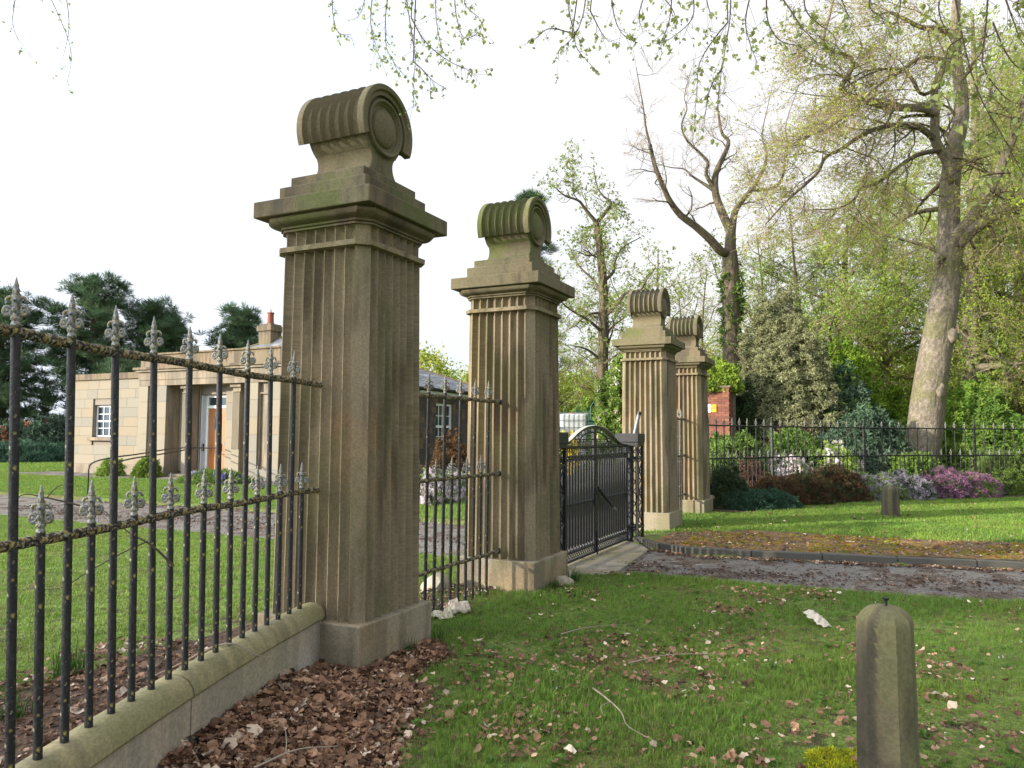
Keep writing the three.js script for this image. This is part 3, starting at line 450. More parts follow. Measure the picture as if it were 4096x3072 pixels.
// ------------------------------------------------------------------ the lodge
function courses(parent, name, mats, horiz, lo, hi, y0, y1, ch, wmin, wmax, holes, face, depth, seed) {
  // masonry blocks on a vertical face; horiz 'z': face looks to -X, horiz 'x': face looks to +Z
  const R = rng(seed), rows = Math.round((y1 - y0) / ch), h = (y1 - y0) / rows, gap = 0.007;
  for (let r = 0; r < rows; r++) {
    const a = y0 + r * h, b = a + h; let runs = [[lo, hi]];
    for (const [h0, h1, v0, v1] of holes) if (b > v0 + 0.02 && a < v1 - 0.02) runs = runs.flatMap(([p, q]) => [[p, Math.min(q, h0)], [Math.max(p, h1), q]].filter(([u, v]) => v - u > 0.02));
    for (const [p, q] of runs) {
      let u = p, first = true; while (u < q - 0.001) {
        let w = lerp(wmin, wmax, R()); if (first && r % 2) w *= 0.55; first = false; if (q - u - w < wmin * 0.5) w = q - u; const pr = 0.006 * R(), v = Math.min(q, u + w);
        if (horiz === 'z') piece(name, mats[Math.floor(R() * mats.length)], parent, face - pr, face + depth, a, b - gap, u, v - gap); else piece(name, mats[Math.floor(R() * mats.length)], parent, u, v - gap, a, b - gap, face - depth, face + pr); u = v;
      }
    }
  }
}
{
  const L = thing('lodge', 'single storey buff sandstone lodge with slate roof and pillared porch', 'house');
  const G = 0.0, WX = 14.6, CX = 14.2, BX = 14.78;
  // left wing with its sash window
  const wing = part('wing_wall', uvBox(merge([box(WX + 0.05, WX + 0.3, G, 3.6, -24.5, -23.44), box(WX + 0.05, WX + 0.3, G, 3.6, -22.28, -20.4), box(WX + 0.05, WX + 0.3, G, 1.45, -23.44, -22.28), box(WX + 0.05, WX + 0.3, 2.68, 3.6, -23.44, -22.28), box(WX + 0.31, 20, G, 3.2, -24.5, -24.3)])), M.mortar, L);
  courses(wing, 'ashlar_block', M.ashlar, 'z', -24.52, -20.42, 0.46, 3.62, 0.35, 0.45, 0.95, [[-23.42, -22.3, 1.46, 2.67]], WX, 0.05, 3);
  part('base_course', uvBox(box(WX - 0.04, WX + 0.1, G, 0.455, -24.58, -20.42)), M.trim, L);
  part('wing_coping', uvBox(rbox(WX - 0.07, WX + 0.3, 3.625, 3.86, -24.58, -20.42, 0.02)), M.trimDark, L);
  function sash(z0, z1, y0, y1, x, cols, label) {
    const w = part('window', merge([box(x, x + 0.06, y0, y0 + 0.06, z0, z1), box(x, x + 0.06, y1 - 0.06, y1, z0, z1), box(x, x + 0.06, y0 + 0.06, y1 - 0.06, z0, z0 + 0.06), box(x, x + 0.06, y0 + 0.06, y1 - 0.06, z1 - 0.06, z1), box(x - 0.01, x + 0.05, (y0 + y1) / 2 - 0.03, (y0 + y1) / 2 + 0.03, z0 + 0.06, z1 - 0.06)]), M.white, L);
    const rows = 4, pw = (z1 - z0 - 0.12) / cols, ph = (y1 - y0 - 0.12) / rows;
    for (let c = 0; c < cols; c++) for (let r = 0; r < rows; r++) piece('pane', M.glass, w, x + 0.035, x + 0.04, y0 + 0.06 + r * ph + 0.012, y0 + 0.06 + (r + 1) * ph - 0.012, z0 + 0.06 + c * pw + 0.012, z0 + 0.06 + (c + 1) * pw - 0.012);
    for (let c = 1; c < cols; c++) piece('glazing_bar', M.white, w, x + 0.01, x + 0.034, y0 + 0.06, y1 - 0.06, z0 + 0.06 + c * pw - 0.012, z0 + 0.06 + c * pw + 0.012);
    for (let r = 1; r < rows; r++) if (r !== 2) piece('glazing_bar', M.white, w, x + 0.012, x + 0.032, y0 + 0.06 + r * ph - 0.012, y0 + 0.06 + r * ph + 0.012, z0 + 0.06, z1 - 0.06);
    return w;
  }
  const win = sash(-23.42, -22.3, 1.47, 2.66, WX + 0.16, 3);
  part('sill', uvBox(rbox(WX - 0.1, WX + 0.2, 1.33, 1.455, -23.56, -22.16, 0.01)), M.trim, win);
  // centre block: two panelled piers, recessed porch with fluted pilasters, entablature and parapet
  const zc = -17.1;
  for (const s of [-1, 1]) {
    const zo = s < 0 ? -20.4 : -13.8, zi = s < 0 ? -19.0 : -15.2, a = Math.min(zo, zi), b = Math.max(zo, zi), m = (a + b) / 2, p0 = m - 0.24, p1 = m + 0.24;
    const w = part('pier_wall', uvBox(merge([box(CX + 0.13, BX + 0.3, G, 3.3, a + 0.01, b - 0.01)])), M.trim, L);
    courses(w, 'ashlar_block', M.ashlar, 'z', a, b, 0.46, 3.3, 0.57, 0.5, 0.8, [[p0, p1, 0.6, 2.97]], CX, 0.12, 11 + s);
    part('panel_surround', uvBox(merge([box(CX + 0.06, CX + 0.12, 0.6, 2.97, p0, p0 + 0.05), box(CX + 0.06, CX + 0.12, 0.6, 2.97, p1 - 0.05, p1), box(CX + 0.06, CX + 0.12, 2.92, 2.97, p0 + 0.05, p1 - 0.05)])), M.trim, w);
    piece('base_course', M.ashlar[3], w, CX - 0.05, CX + 0.12, G, 0.455, a - 0.03, b + 0.03);
    // fluted pilaster with a moulded cap
    const pz = s < 0 ? -18.22 : -15.88, hw = 0.17, pil = part('pilaster', uvBox(merge([box(CX + 0.22, BX, 0.3, 3.02, pz - hw, pz + hw)])), M.trim, L);
    for (let k = 0; k < 7; k++) piece('fillet', M.ashlar[2], pil, CX + 0.165, CX + 0.22, 1.1, 3.0, pz - hw + 0.01 + k * 0.0485, pz - hw + 0.036 + k * 0.0485);
    piece('pilaster_foot', M.ashlar[0], pil, CX + 0.185, CX + 0.22, 0.3, 1.095, pz - hw, pz + hw);
    part('pilaster_cap', uvBox(merge([box(CX + 0.17, BX, 3.02, 3.06, pz - hw - 0.02, pz + hw + 0.02), box(CX + 0.2, BX, 3.06, 3.18, pz - hw, pz + hw), box(CX + 0.12, BX, 3.18, 3.29, pz - hw - 0.07, pz + hw + 0.07)])), M.trim, pil);
  }
  const back = part('porch_wall', uvBox(merge([box(BX + 0.05, BX + 0.3, G, 3.3, -18.98, -17.95), box(BX + 0.05, BX + 0.3, G, 3.3, -16.75, -15.22), box(BX + 0.05, BX + 0.3, 2.98, 3.3, -17.95, -16.75)])), M.mortar, L);
  courses(back, 'ashlar_block', M.ashlar, 'z', -18.98, -15.22, 0.3, 3.28, 0.55, 0.5, 0.9, [[-17.95, -16.75, 0.2, 2.98], [-18.42, -18.02, 0.2, 3.3], [-16.08, -15.68, 0.2, 3.3]], BX, 0.05, 21);
  for (const [y0, y1, pr, m, nm] of [[3.3, 3.5, 0, M.trim, 'architrave'], [3.505, 3.79, 0.02, M.trim, 'frieze_course'], [3.79, 3.87, 0.1, M.trim, 'cornice'], [3.87, 3.96, 0.16, M.trimDark, 'cornice'], [3.965, 4.4, -0.04, M.trimDark, 'parapet'], [4.4, 4.46, 0.02, M.trimDark, 'parapet_cap']]) part(nm, uvBox(rbox(CX - pr, CX + 0.75, y0, y1, -20.42 - Math.max(0, pr), -13.78 + Math.max(0, pr), 0.008)), m, L);
  // door
  const d = part('door', uvBox(box(15.02, 15.05, 0.34, 2.5, -17.78, -16.86)), M.door, L);
  for (let k = 0; k < 6; k++) piece('plank', M.door, d, 15.0, 15.019, 0.36, 2.4, -17.74 + k * 0.142, -17.604 + k * 0.142);
  part('door_window_frame', merge([box(14.98, 15.0, 1.72, 1.77, -17.5, -17.16), box(14.98, 15.0, 2.2, 2.25, -17.5, -17.16), box(14.98, 15.0, 1.77, 2.2, -17.5, -17.46), box(14.98, 15.0, 1.77, 2.2, -17.2, -17.16)]), M.blackIron, d);
  piece('door_window', M.glass, d, 14.985, 14.99, 1.77, 2.2, -17.46, -17.2); piece('handle', M.steel, d, 14.95, 14.99, 1.2, 1.34, -16.98, -16.95);
  part('door_frame', merge([box(14.97, 15.08, 0.3, 2.96, -17.93, -17.79), box(14.97, 15.08, 0.3, 2.96, -16.85, -16.77), box(14.97, 15.08, 2.5, 2.6, -17.79, -16.85), box(14.97, 15.08, 2.88, 2.96, -17.79, -16.85)]), M.white, L);
  piece('fanlight', M.glass, L, 15.04, 15.05, 2.6, 2.88, -17.79, -16.85);
  piece('reveal_board', M.paleBlue, L, BX + 0.02, 14.96, 0.3, 2.95, -17.94, -17.9);
  for (const [x, y] of [[13.55, 0.12], [13.95, 0.22], [14.3, 0.31]]) piece('step', M.trim, L, x, BX + 0.04, y - 0.14, y, -18.75 + (x - 13.5) * 0.6, -15.4 - (x - 13.5) * 0.6);
  // right wing and the rubble side wall
  const rw = part('wing_wall', uvBox(box(WX + 0.05, WX + 0.3, G, 3.6, -13.78, -9.5)), M.mortar, L); courses(rw, 'ashlar_block', M.ashlar, 'z', -13.76, -9.44, 0.46, 3.62, 0.35, 0.5, 1.0, [], WX, 0.05, 31);
  part('wing_coping', uvBox(rbox(WX - 0.07, WX + 0.3, 3.625, 3.86, -13.78, -9.38, 0.02)), M.trimDark, L);
  const side = part('side_wall', uvBox(merge([box(WX + 0.31, 16.78, G, 3.02, -9.75, -9.55), box(17.92, 20.6, G, 3.02, -9.75, -9.55), box(16.78, 17.92, G, 1.1, -9.75, -9.55), box(16.78, 17.92, 2.66, 3.02, -9.75, -9.55)])), M.mortar, L);
  courses(side, 'rubble_stone', M.rubble, 'x', WX + 0.31, 20.6, 0.0, 3.0, 0.165, 0.18, 0.5, [[16.8, 17.9, 1.1, 2.64]], -9.53, 0.06, 41);
  const w2 = part('window', merge([box(16.8, 17.9, 1.12, 1.19, -9.66, -9.6), box(16.8, 17.9, 2.57, 2.64, -9.66, -9.6), box(16.8, 16.87, 1.19, 2.57, -9.66, -9.6), box(17.83, 17.9, 1.19, 2.57, -9.66, -9.6), box(16.87, 17.83, 1.84, 1.92, -9.67, -9.6)]), M.white, L);
  for (let c = 0; c < 4; c++) for (let r = 0; r < 4; r++) piece('pane', M.glass, w2, 16.88 + c * 0.24 + 0.01, 16.88 + (c + 1) * 0.24 - 0.012, 1.2 + r * 0.345 + 0.01, 1.2 + (r + 1) * 0.345 - 0.012, -9.65, -9.645);
  for (let c = 1; c < 4; c++) piece('glazing_bar', M.white, w2, 16.88 + c * 0.24 - 0.012, 16.88 + c * 0.24 + 0.012, 1.19, 2.57, -9.64, -9.62); for (const r of [1, 3]) piece('glazing_bar', M.white, w2, 16.87, 17.83, 1.2 + r * 0.345 - 0.012, 1.2 + r * 0.345 + 0.012, -9.638, -9.618);
  part('fascia', box(WX + 0.32, 20.8, 2.93, 3.1, -9.5, -9.36), M.white, L); part('gutter', rod([WX + 0.32, 3.06, -9.3], [20.8, 3.06, -9.3], 0.06, 0.06, 8), M.blackIron, L);
  part('downpipe', merge([rod([15.2, 0, -9.42], [15.2, 2.8, -9.42], 0.045, 0.045, 8), rod([15.2, 2.8, -9.42], [15.5, 3.04, -9.3], 0.045, 0.045, 8)]), M.blackIron, L);
  // hipped slate roof, laid slate by slate on the two slopes that show
  const E = [[14.85, 3.08, -24.3], [20.8, 3.08, -24.3], [20.8, 3.08, -9.25], [14.85, 3.08, -9.25]], A = [17.8, 5.3, -17.0], B = [17.8, 5.3, -15.5];
  const tri = (...p) => { const g = new THREE.BufferGeometry(); g.setAttribute('position', new THREE.Float32BufferAttribute(p.flat(), 3)); g.computeVertexNormals(); return uvBox(g); };
  const roof = part('roof', merge([tri(E[0], E[3], B), tri(E[0], B, A), tri(E[3], E[2], B), tri(E[2], E[1], A), tri(E[2], A, B), tri(E[1], E[0], A)]), M.slate[3], L);
  const R = rng(77), slateGeo = new THREE.BoxGeometry(0.97, 0.014, 1);
  function slates(o, along, up, nrm, wAt, rows, rh, sw, limit) {       // o: eave corner; along/up: unit vectors
    const rot = new THREE.Matrix4().makeBasis(along.clone().negate(), nrm, up); let count = 0;
    for (let r = 0; r < rows; r++) { const [a, b] = wAt(r * rh); for (let u = a + (r % 2) * sw * 0.5; u < b - sw * 0.5 && count < limit; u += sw) { const m = part('slate', slateGeo, M.slate[Math.floor(R() * 4)], roof); m.matrixAutoUpdate = true; m.quaternion.setFromRotationMatrix(rot); const p = o.clone().addScaledVector(along, u + sw / 2).addScaledVector(up, r * rh + rh * 0.55).addScaledVector(nrm, 0.02 + 0.006 * R()); m.position.copy(p); m.scale.set(sw, 1, rh * 1.12); m.rotateX(0.03); count++; } }
  }
  { // slope facing +Z over the rubble wall
    const along = new THREE.Vector3(1, 0, 0), up = new THREE.Vector3(0, 2.22, -6.25).normalize(), n = new THREE.Vector3().crossVectors(up, along).negate(); if (n.y < 0) n.negate(); const len = Math.hypot(2.22, 6.25), len2 = Math.hypot(2.22, 2.95);
    slates(new THREE.Vector3(14.85, 3.08, -9.25), along, up, n, (v) => [v / len * 2.95, 5.95 - v / len * 3.0], 24, 0.23, 0.36, 200);
    const up2 = new THREE.Vector3(2.95, 2.22, 0).normalize(), al2 = new THREE.Vector3(0, 0, 1), n2v = new THREE.Vector3(-2.22, 2.95, 0).normalize();
    slates(new THREE.Vector3(14.85, 3.08, -24.3), al2, up2, n2v, (v) => v < 0.9 || v > 2.2 ? [9, 8] : [v / len2 * 7.3, v / len2 * 7.3 + 2.4], 16, 0.23, 0.36, 60);
    slates(new THREE.Vector3(14.85, 3.08, -24.3), al2, up2, n2v, (v) => v < 2.2 ? [9, 8] : [v / len2 * 7.3, 15.05 - v / len2 * 6.25], 16, 0.23, 0.36, 110);
    for (const [p, q] of [[E[3], B], [E[0], A], [A, B], [E[2], B]]) part('ridge_tile', rod([p[0], p[1] + 0.03, p[2]], [q[0], q[1] + 0.03, q[2]], 0.055, 0.055, 6), M.trimDark, roof);
  }
  const ch = part('chimney', uvBox(merge([rbox(17.4, 18.0, 4.6, 5.55, -17.9, -17.3, 0.01), rbox(17.34, 18.06, 5.55, 5.75, -17.96, -17.24, 0.01), rbox(17.4, 18.0, 5.75, 5.83, -17.9, -17.3, 0.02)])), M.trimDark, L);
  part('chimney_pot', new THREE.LatheGeometry([[0.14, 0], [0.15, 0.05], [0.125, 0.1], [0.115, 0.4], [0.14, 0.43], [0.14, 0.47], [0.1, 0.47], [0.1, 0.3]].map(([r, y]) => new THREE.Vector2(r, y)), 14).translate(17.7, 5.83, -17.6), M.redClay, ch);
  part('pot_hoop', new THREE.TorusGeometry(0.12, 0.012, 5, 12, Math.PI).rotateY(0.6).translate(17.7, 6.3, -17.6), M.steel, ch);
  // lantern on the corner of the left wing
  const la = thing('wall_lantern', 'small black carriage lantern on a bracket at the lodge corner', 'lantern', null, [14.72, 2.72, -24.66]);
  part('bracket', merge([rod([0, 0.0, 0.06], [0, 0.18, -0.1], 0.02, 0.02, 6), rod([0, 0.18, -0.1], [0, 0.34, -0.3], 0.02, 0.02, 6), box(-0.07, 0.07, -0.12, 0.2, 0.06, 0.1)]), M.blackIron, la);
  part('lamp_glass', new THREE.CylinderGeometry(0.13, 0.085, 0.3, 6).translate(0, 0.52, -0.3), M.white, la); part('lamp_roof', new THREE.ConeGeometry(0.2, 0.16, 6).translate(0, 0.75, -0.3), M.blackIron, la); part('lamp_base', new THREE.CylinderGeometry(0.085, 0.03, 0.06, 6).translate(0, 0.34, -0.3), M.blackIron, la);
  for (const [b, e, z1] of [[[8.43, -14.84], [14.72, -17.75], 0], [[8.61, -14.14], [14.72, -16.9], 0]]) {
    const dx = e[0] - b[0], dz = e[1] - b[1], at = (t, y) => [b[0] + dx * t, y, b[1] + dz * t];
    const h = thing('handrail', b[0] < 8.5 ? 'thin black handrail ending at the hinge side of the lodge door' : 'thin black handrail ending at the handle side of the lodge door', 'handrail', null);
    part('rail', tube(smoothLine([at(0, -0.05), at(0, 0.45), at(0.005, 0.76), at(0.04, 0.86), at(0.4, 1.02), at(0.7, 1.13), at(1, 1.12)], 40), () => 0.02, 8), M.blackIron, h); part('wall_plate', box(e[0] - 0.01, e[0] + 0.06, 1.0, 1.26, e[1] - 0.03, e[1] + 0.03), M.blackIron, h);
  }
}

// ------------------------------------------------------------------ plant builders
const V = (x, y, z) => new THREE.Vector3(x, y, z);
function leafTri(list, p, dir, nrm, len, wid, fold = 0.25) {          // one folded leaf: two triangles each side of the midrib
  const s = V().crossVectors(dir, nrm).normalize(), m = p.clone().addScaledVector(dir, len * 0.45), tip = p.clone().addScaledVector(dir, len);
  const a = m.clone().addScaledVector(s, wid / 2).addScaledVector(nrm, wid * fold), b = m.clone().addScaledVector(s, -wid / 2).addScaledVector(nrm, wid * fold);
  for (const v of [p, a, tip, p, tip, b]) list.push(v.x, v.y, v.z);
}
const fromList = (list) => { const g = new THREE.BufferGeometry(); g.setAttribute('position', new THREE.Float32BufferAttribute(list, 3)); g.computeVertexNormals(); return g; };
const randDir = (R) => { const z = R() * 2 - 1, a = R() * 6.2832, s = Math.sqrt(1 - z * z); return V(s * Math.cos(a), z, s * Math.sin(a)); };
function stick(list, a, b, r0, r1) {                                  // three-sided twig piece
  const d = b.clone().sub(a).normalize(), u = V().crossVectors(d, Math.abs(d.y) < 0.9 ? V(0, 1, 0) : V(1, 0, 0)).normalize(), w = V().crossVectors(d, u);
  const ring = (p, r) => [0, 2.094, 4.189].map((t) => p.clone().addScaledVector(u, Math.cos(t) * r).addScaledVector(w, Math.sin(t) * r)), A = ring(a, r0), B = ring(b, r1);
  for (let i = 0; i < 3; i++) { const j = (i + 1) % 3; for (const v of [A[i], A[j], B[i], B[i], A[j], B[j]]) list.push(v.x, v.y, v.z); }
}
function sprayGeo(seed, { twigs = 7, leaves = 26, size = 0.07, spread = 0.55, r = 0.007, bend = 0.25, cluster = 1 }) {   // one metre of branchlet along +Y
  const R = rng(seed), wood = [], leaf = []; let p = V(0, 0, 0), d = V(0, 1, 0); const main = [p.clone()];
  for (let k = 0; k < 5; k++) { d.add(V((R() - 0.5) * bend, 0, (R() - 0.5) * bend)).normalize(); const q = p.clone().addScaledVector(d, 0.2); stick(wood, p, q, r * (1 - k * 0.16), r * (1 - (k + 1) * 0.16)); p = q; main.push(p.clone()); }
  const ends = [main[5]];
  for (let k = 0; k < twigs; k++) {
    const i = 0.8 + k / twigs * 3.9, a = main[Math.floor(i)].clone().lerp(main[Math.min(5, Math.floor(i) + 1)], i % 1), o = randDir(R); o.y = Math.abs(o.y) * 0.6 + 0.4; o.normalize(); const L = spread * (0.5 + 0.6 * R()) * (1 - 0.1 * i);
    let b = a; for (let q = 0; q < 2; q++) { o.add(V((R() - 0.5) * 0.5, (R() - 0.5) * 0.4, (R() - 0.5) * 0.5)).normalize(); const c = b.clone().addScaledVector(o, L / 2); stick(wood, b, c, r * 0.5 - q * r * 0.2, r * 0.3 - q * r * 0.15); b = c; ends.push(b); }
  }
  for (let k = 0; k < leaves; k++) { const e = ends[Math.floor(R() * ends.length)].clone().addScaledVector(randDir(R), 0.08 * R()); for (let q = 0; q < cluster; q++) { const dd = randDir(R); dd.y -= 0.3; dd.normalize(); const s = size * (0.6 + 0.7 * R()); leafTri(leaf, e, dd, randDir(R), s, s * 0.65); } }
  return { wood: fromList(wood), leaf: fromList(leaf.length ? leaf : [0, 0, 0, 0, 0.001, 0, 0.001, 0, 0]) };
}
function clumpGeo(seed, n, size, wide = 0.5, tall = 0) {              // leaves pointing out of a small ball
  const R = rng(seed), l = []; for (let k = 0; k < n; k++) { const d = randDir(R); d.y += tall; d.normalize(); const p = d.clone().multiplyScalar(0.25 * R()).add(randDir(R).multiplyScalar(0.35 * R())), s = size * (0.6 + 0.7 * R()); leafTri(l, p, d.clone().add(randDir(R).multiplyScalar(0.7)).normalize(), randDir(R), s, s * wide); } return fromList(l);
}
function needleGeo(seed, n, len, w) { const R = rng(seed), l = []; for (let k = 0; k < n; k++) { const d = randDir(R); d.y = d.y * 0.5 + 0.55; d.normalize(); leafTri(l, randDir(R).multiplyScalar(0.12), d, randDir(R), len * (0.7 + 0.5 * R()), w, 0.1); } return fromList(l); }
const upTo = (d) => new THREE.Quaternion().setFromUnitVectors(V(0, 1, 0), d);
function place(p, d, s, R, k = 1) { const q = upTo(d).multiply(new THREE.Quaternion().setFromAxisAngle(V(0, 1, 0), R() * 6.28)); return new THREE.Matrix4().compose(p, q, V(s * k, s, s * k)); }
// tree: first limb is the trunk; each limb {pts, r0, r1}; side branches and leafy sprays are grown from the limbs
function tree(name, label, group, limbs, o) {
  const base = limbs[0].pts[0], t = thing(name, label, 'tree', group, [base[0], 0, base[2]]), R = rng(o.seed);
  const off = (p) => [p[0] - base[0], p[1], p[2] - base[2]], lines = limbs.map((l) => smoothLine(l.pts.map(off), Math.max(8, l.pts.length * 3)));
  const flare = o.flare || 0;
  part('trunk', tube(lines[0], (u) => lerp(limbs[0].r0, limbs[0].r1, u) * (1 + flare * Math.exp(-u * 14)), o.sides || 12, o.lumpy ?? 0.06, o.seed, o.lobe || 0), o.bark, t);
  const wood = [], sprays = [];
  const grow = (p, d, len, r, lvl) => {
    const pts = [p.clone()], n = lvl ? 4 : 6; let q = p.clone(), dir = d.clone();
    for (let k = 0; k < n; k++) { dir.add(randDir(R).multiplyScalar(o.crook || 0.35)).add(V(...(o.pull || [0, 0.1, 0])).multiplyScalar(0.5)).normalize(); q = q.clone().addScaledVector(dir, len / n); pts.push(q); }
    wood.push(tube(pts.map((v) => [v.x, v.y, v.z]), (u) => lerp(r, Math.max(0.006, r * 0.25), u), lvl ? 3 : 5));
    if (lvl < (o.levels ?? 1)) for (let k = 0; k < (o.subs || 4); k++) { const u = 0.25 + 0.75 * (k + R()) / (o.subs || 4), a = pts[Math.min(n, Math.floor(u * n))], dd = dir.clone().multiplyScalar(0.6).add(randDir(R)).normalize(); grow(a, dd, len * 0.5, r * 0.4, lvl + 1); }
    for (let k = 0; k < (o.sprays || 3); k++) { const u = 0.3 + 0.7 * (k + R()) / (o.sprays || 3), a = pts[Math.min(n, Math.round(u * n))], dd = dir.clone().multiplyScalar(0.9).add(randDir(R).multiplyScalar(0.8)).add(V(...(o.pull || [0, 0, 0]))).normalize(); sprays.push([a, dd]); }
  };
  limbs.forEach((l, i) => {
    if (i && l.r0 > 0.13) part('limb', tube(lines[i], (u) => lerp(l.r0, l.r1, Math.pow(u, 0.8)), 12, 0.05, o.seed + i, 0.02), o.bark, t); else if (i) wood.push(tube(lines[i], (u) => lerp(l.r0, l.r1, Math.pow(u, 0.7)), 6, 0.08, o.seed + i));
    const pts = lines[i].map((p) => V(...p)), n = pts.length - 1; let len = 0; for (let k = 0; k < n; k++) len += pts[k].distanceTo(pts[k + 1]);
    const from = i ? (o.from ?? 0.12) : (o.trunkFrom ?? 0.75), count = Math.round(len * (1 - from) * (l.dens ?? o.dens ?? 1.6));
    for (let k = 0; k < count; k++) { const u = from + (1 - from) * (k + R()) / count, j = Math.min(n - 1, Math.floor(u * n)), a = pts[j].clone().lerp(pts[j + 1], u * n - j), tan = pts[j + 1].clone().sub(pts[j]).normalize(), d = randDir(R).multiplyScalar(1.1).addScaledVector(tan, 0.7).normalize(); grow(a, d, (o.len || 2) * (0.5 + 0.7 * R()) * (1.15 - 0.5 * u), Math.max(0.012, lerp(l.r0, l.r1, u) * 0.32), 0); }
    if (i) sprays.push([pts[n], pts[n].clone().sub(pts[n - 1]).normalize()]);
  });
  if (wood.length) part('branches', merge(wood), o.wood || o.bark, t);
  addSprays(t, sprays, o, R); return t;
}
function addSprays(t, sprays, o, R) {
  const kinds = o.spray, lists = kinds.map(() => []);
  for (const [p, d] of sprays) { const k = Math.floor(R() * kinds.length), s = (o.spraySize || 0.9) * (0.65 + 0.7 * R()), c = o.tint ? o.tint(R, p) : [1, 1, 1]; lists[k].push({ m: place(p, d, s, R), c }); }
  kinds.forEach((g, k) => { if (!lists[k].length) return; copies('twigs', g.wood, o.twigMat || M.twig, lists[k].map(({ m }) => ({ m })), t); if (!o.bare) copies('leaves', g.leaf, o.leafMat, lists[k], t); });
}
const vary = (a, b = a) => (R) => { const k = lerp(0.75, 1.25, R()); const t = R(); return [lerp(a[0], b[0], t) * k, lerp(a[1], b[1], t) * k, lerp(a[2], b[2], t) * k]; };
// shrub: leaf clumps through a lumpy dome, on a few stems
function shrub(name, label, group, x, z, rx, ry, rz, n, geos, leaf, o = {}) {
  n = Math.round(n * (o.more ?? 2.2)); const y0 = o.y ?? H(x, z), t = thing(name, label, o.category || 'shrub', group, [x, y0, z]), R = rng(o.seed || Math.round(x * 131 + z * 57 + n)), lists = geos.map(() => []), fl = [], sx = R() * 50;
  for (let k = 0; k < n; k++) {
    const d = randDir(R); d.y = o.full ? d.y : Math.abs(d.y) - (o.skirt ?? 0.05); d.normalize(); const lump = 0.62 + 0.4 * n2(d.x * 2.6 + sx, d.z * 2.6 + d.y * 2.1, 12) + 0.28 * n2(d.x * 7 + sx, d.z * 7 + d.y * 6, 19) , q = Math.pow(R(), o.inner || 0.32) * lump;
    const taper = o.cone ? 1 - o.cone * clamp(d.y * q) : 1, p = V(d.x * rx * q * taper, (o.full ? ry * 0.5 : 0) + d.y * ry * q * (o.full ? 0.55 : 1), d.z * rz * q * taper); if (p.y < 0.03) p.y = 0.03 + R() * 0.12 * ry;
    const s = (o.size || 0.25) * 0.72 * (0.6 + 0.75 * R()), g = Math.floor(R() * geos.length), e = { m: place(p, d.clone().add(randDir(R).multiplyScalar(0.6)).normalize(), s, R), c: (o.tint || vary([1, 1, 1]))(R, p) };
    if (o.flower && q > 0.55 && R() < o.flower.amount * (0.3 + 1.2 * n2(d.x * 3 + sx, d.z * 3 + d.y, 5))) fl.push(e); else lists[g].push(e);
  }
  geos.forEach((g, k) => lists[k].length && copies('leaves', g, leaf, lists[k], t)); if (fl.length) copies('flowers', o.flower.geo || geos[0], o.flower.mat, fl, t);
  const st = []; for (let k = 0; k < (o.stems ?? 6); k++) { const a = R() * 6.28, e = 0.35 + 0.45 * R(); st.push(tube(smoothLine([[0.1 * rx * Math.cos(a), -0.05, 0.1 * rz * Math.sin(a)], [0.3 * rx * Math.cos(a), ry * 0.4, 0.3 * rz * Math.sin(a)], [e * rx * Math.cos(a + 0.4), ry * 0.75, e * rz * Math.sin(a + 0.4)]], 6), (u) => (o.stemR || 0.025) * (1 - 0.7 * u), 5)); }
  if (st.length) part('stems', merge(st), o.stemMat || M.twigDark, t); return t;
}
const clumpSmall = [clumpGeo(3, 24, 0.6, 0.5), clumpGeo(4, 24, 0.6, 0.5)], clumpBig = [clumpGeo(5, 20, 0.75, 0.36), clumpGeo(6, 20, 0.75, 0.36)], clumpFine = [clumpGeo(7, 34, 0.4, 0.42), clumpGeo(8, 34, 0.4, 0.42)], clumpUp = [clumpGeo(9, 24, 0.8, 0.16, 0.8), clumpGeo(10, 24, 0.8, 0.16, 0.8)], needles = [needleGeo(11, 44, 1.0, 0.05), needleGeo(12, 44, 1.0, 0.05)];
const clumpFar = [clumpGeo(14, 150, 0.12, 0.5), clumpGeo(15, 150, 0.12, 0.5)];
const beechSpray = [21, 22, 23].map((s) => sprayGeo(s, { twigs: 10, leaves: 26, size: 0.06, spread: 0.6, r: 0.007 })), bareSpray = [31, 32, 33].map((s) => sprayGeo(s, { twigs: 10, leaves: 2, size: 0.04, spread: 0.7, r: 0.013 })), thickSpray = [41, 42, 43].map((s) => sprayGeo(s, { twigs: 8, leaves: 60, size: 0.075, spread: 0.75, r: 0.008 })), lightSpray = [51, 52].map((s) => sprayGeo(s, { twigs: 7, leaves: 18, size: 0.085, spread: 0.55, r: 0.008, cluster: 3 }));

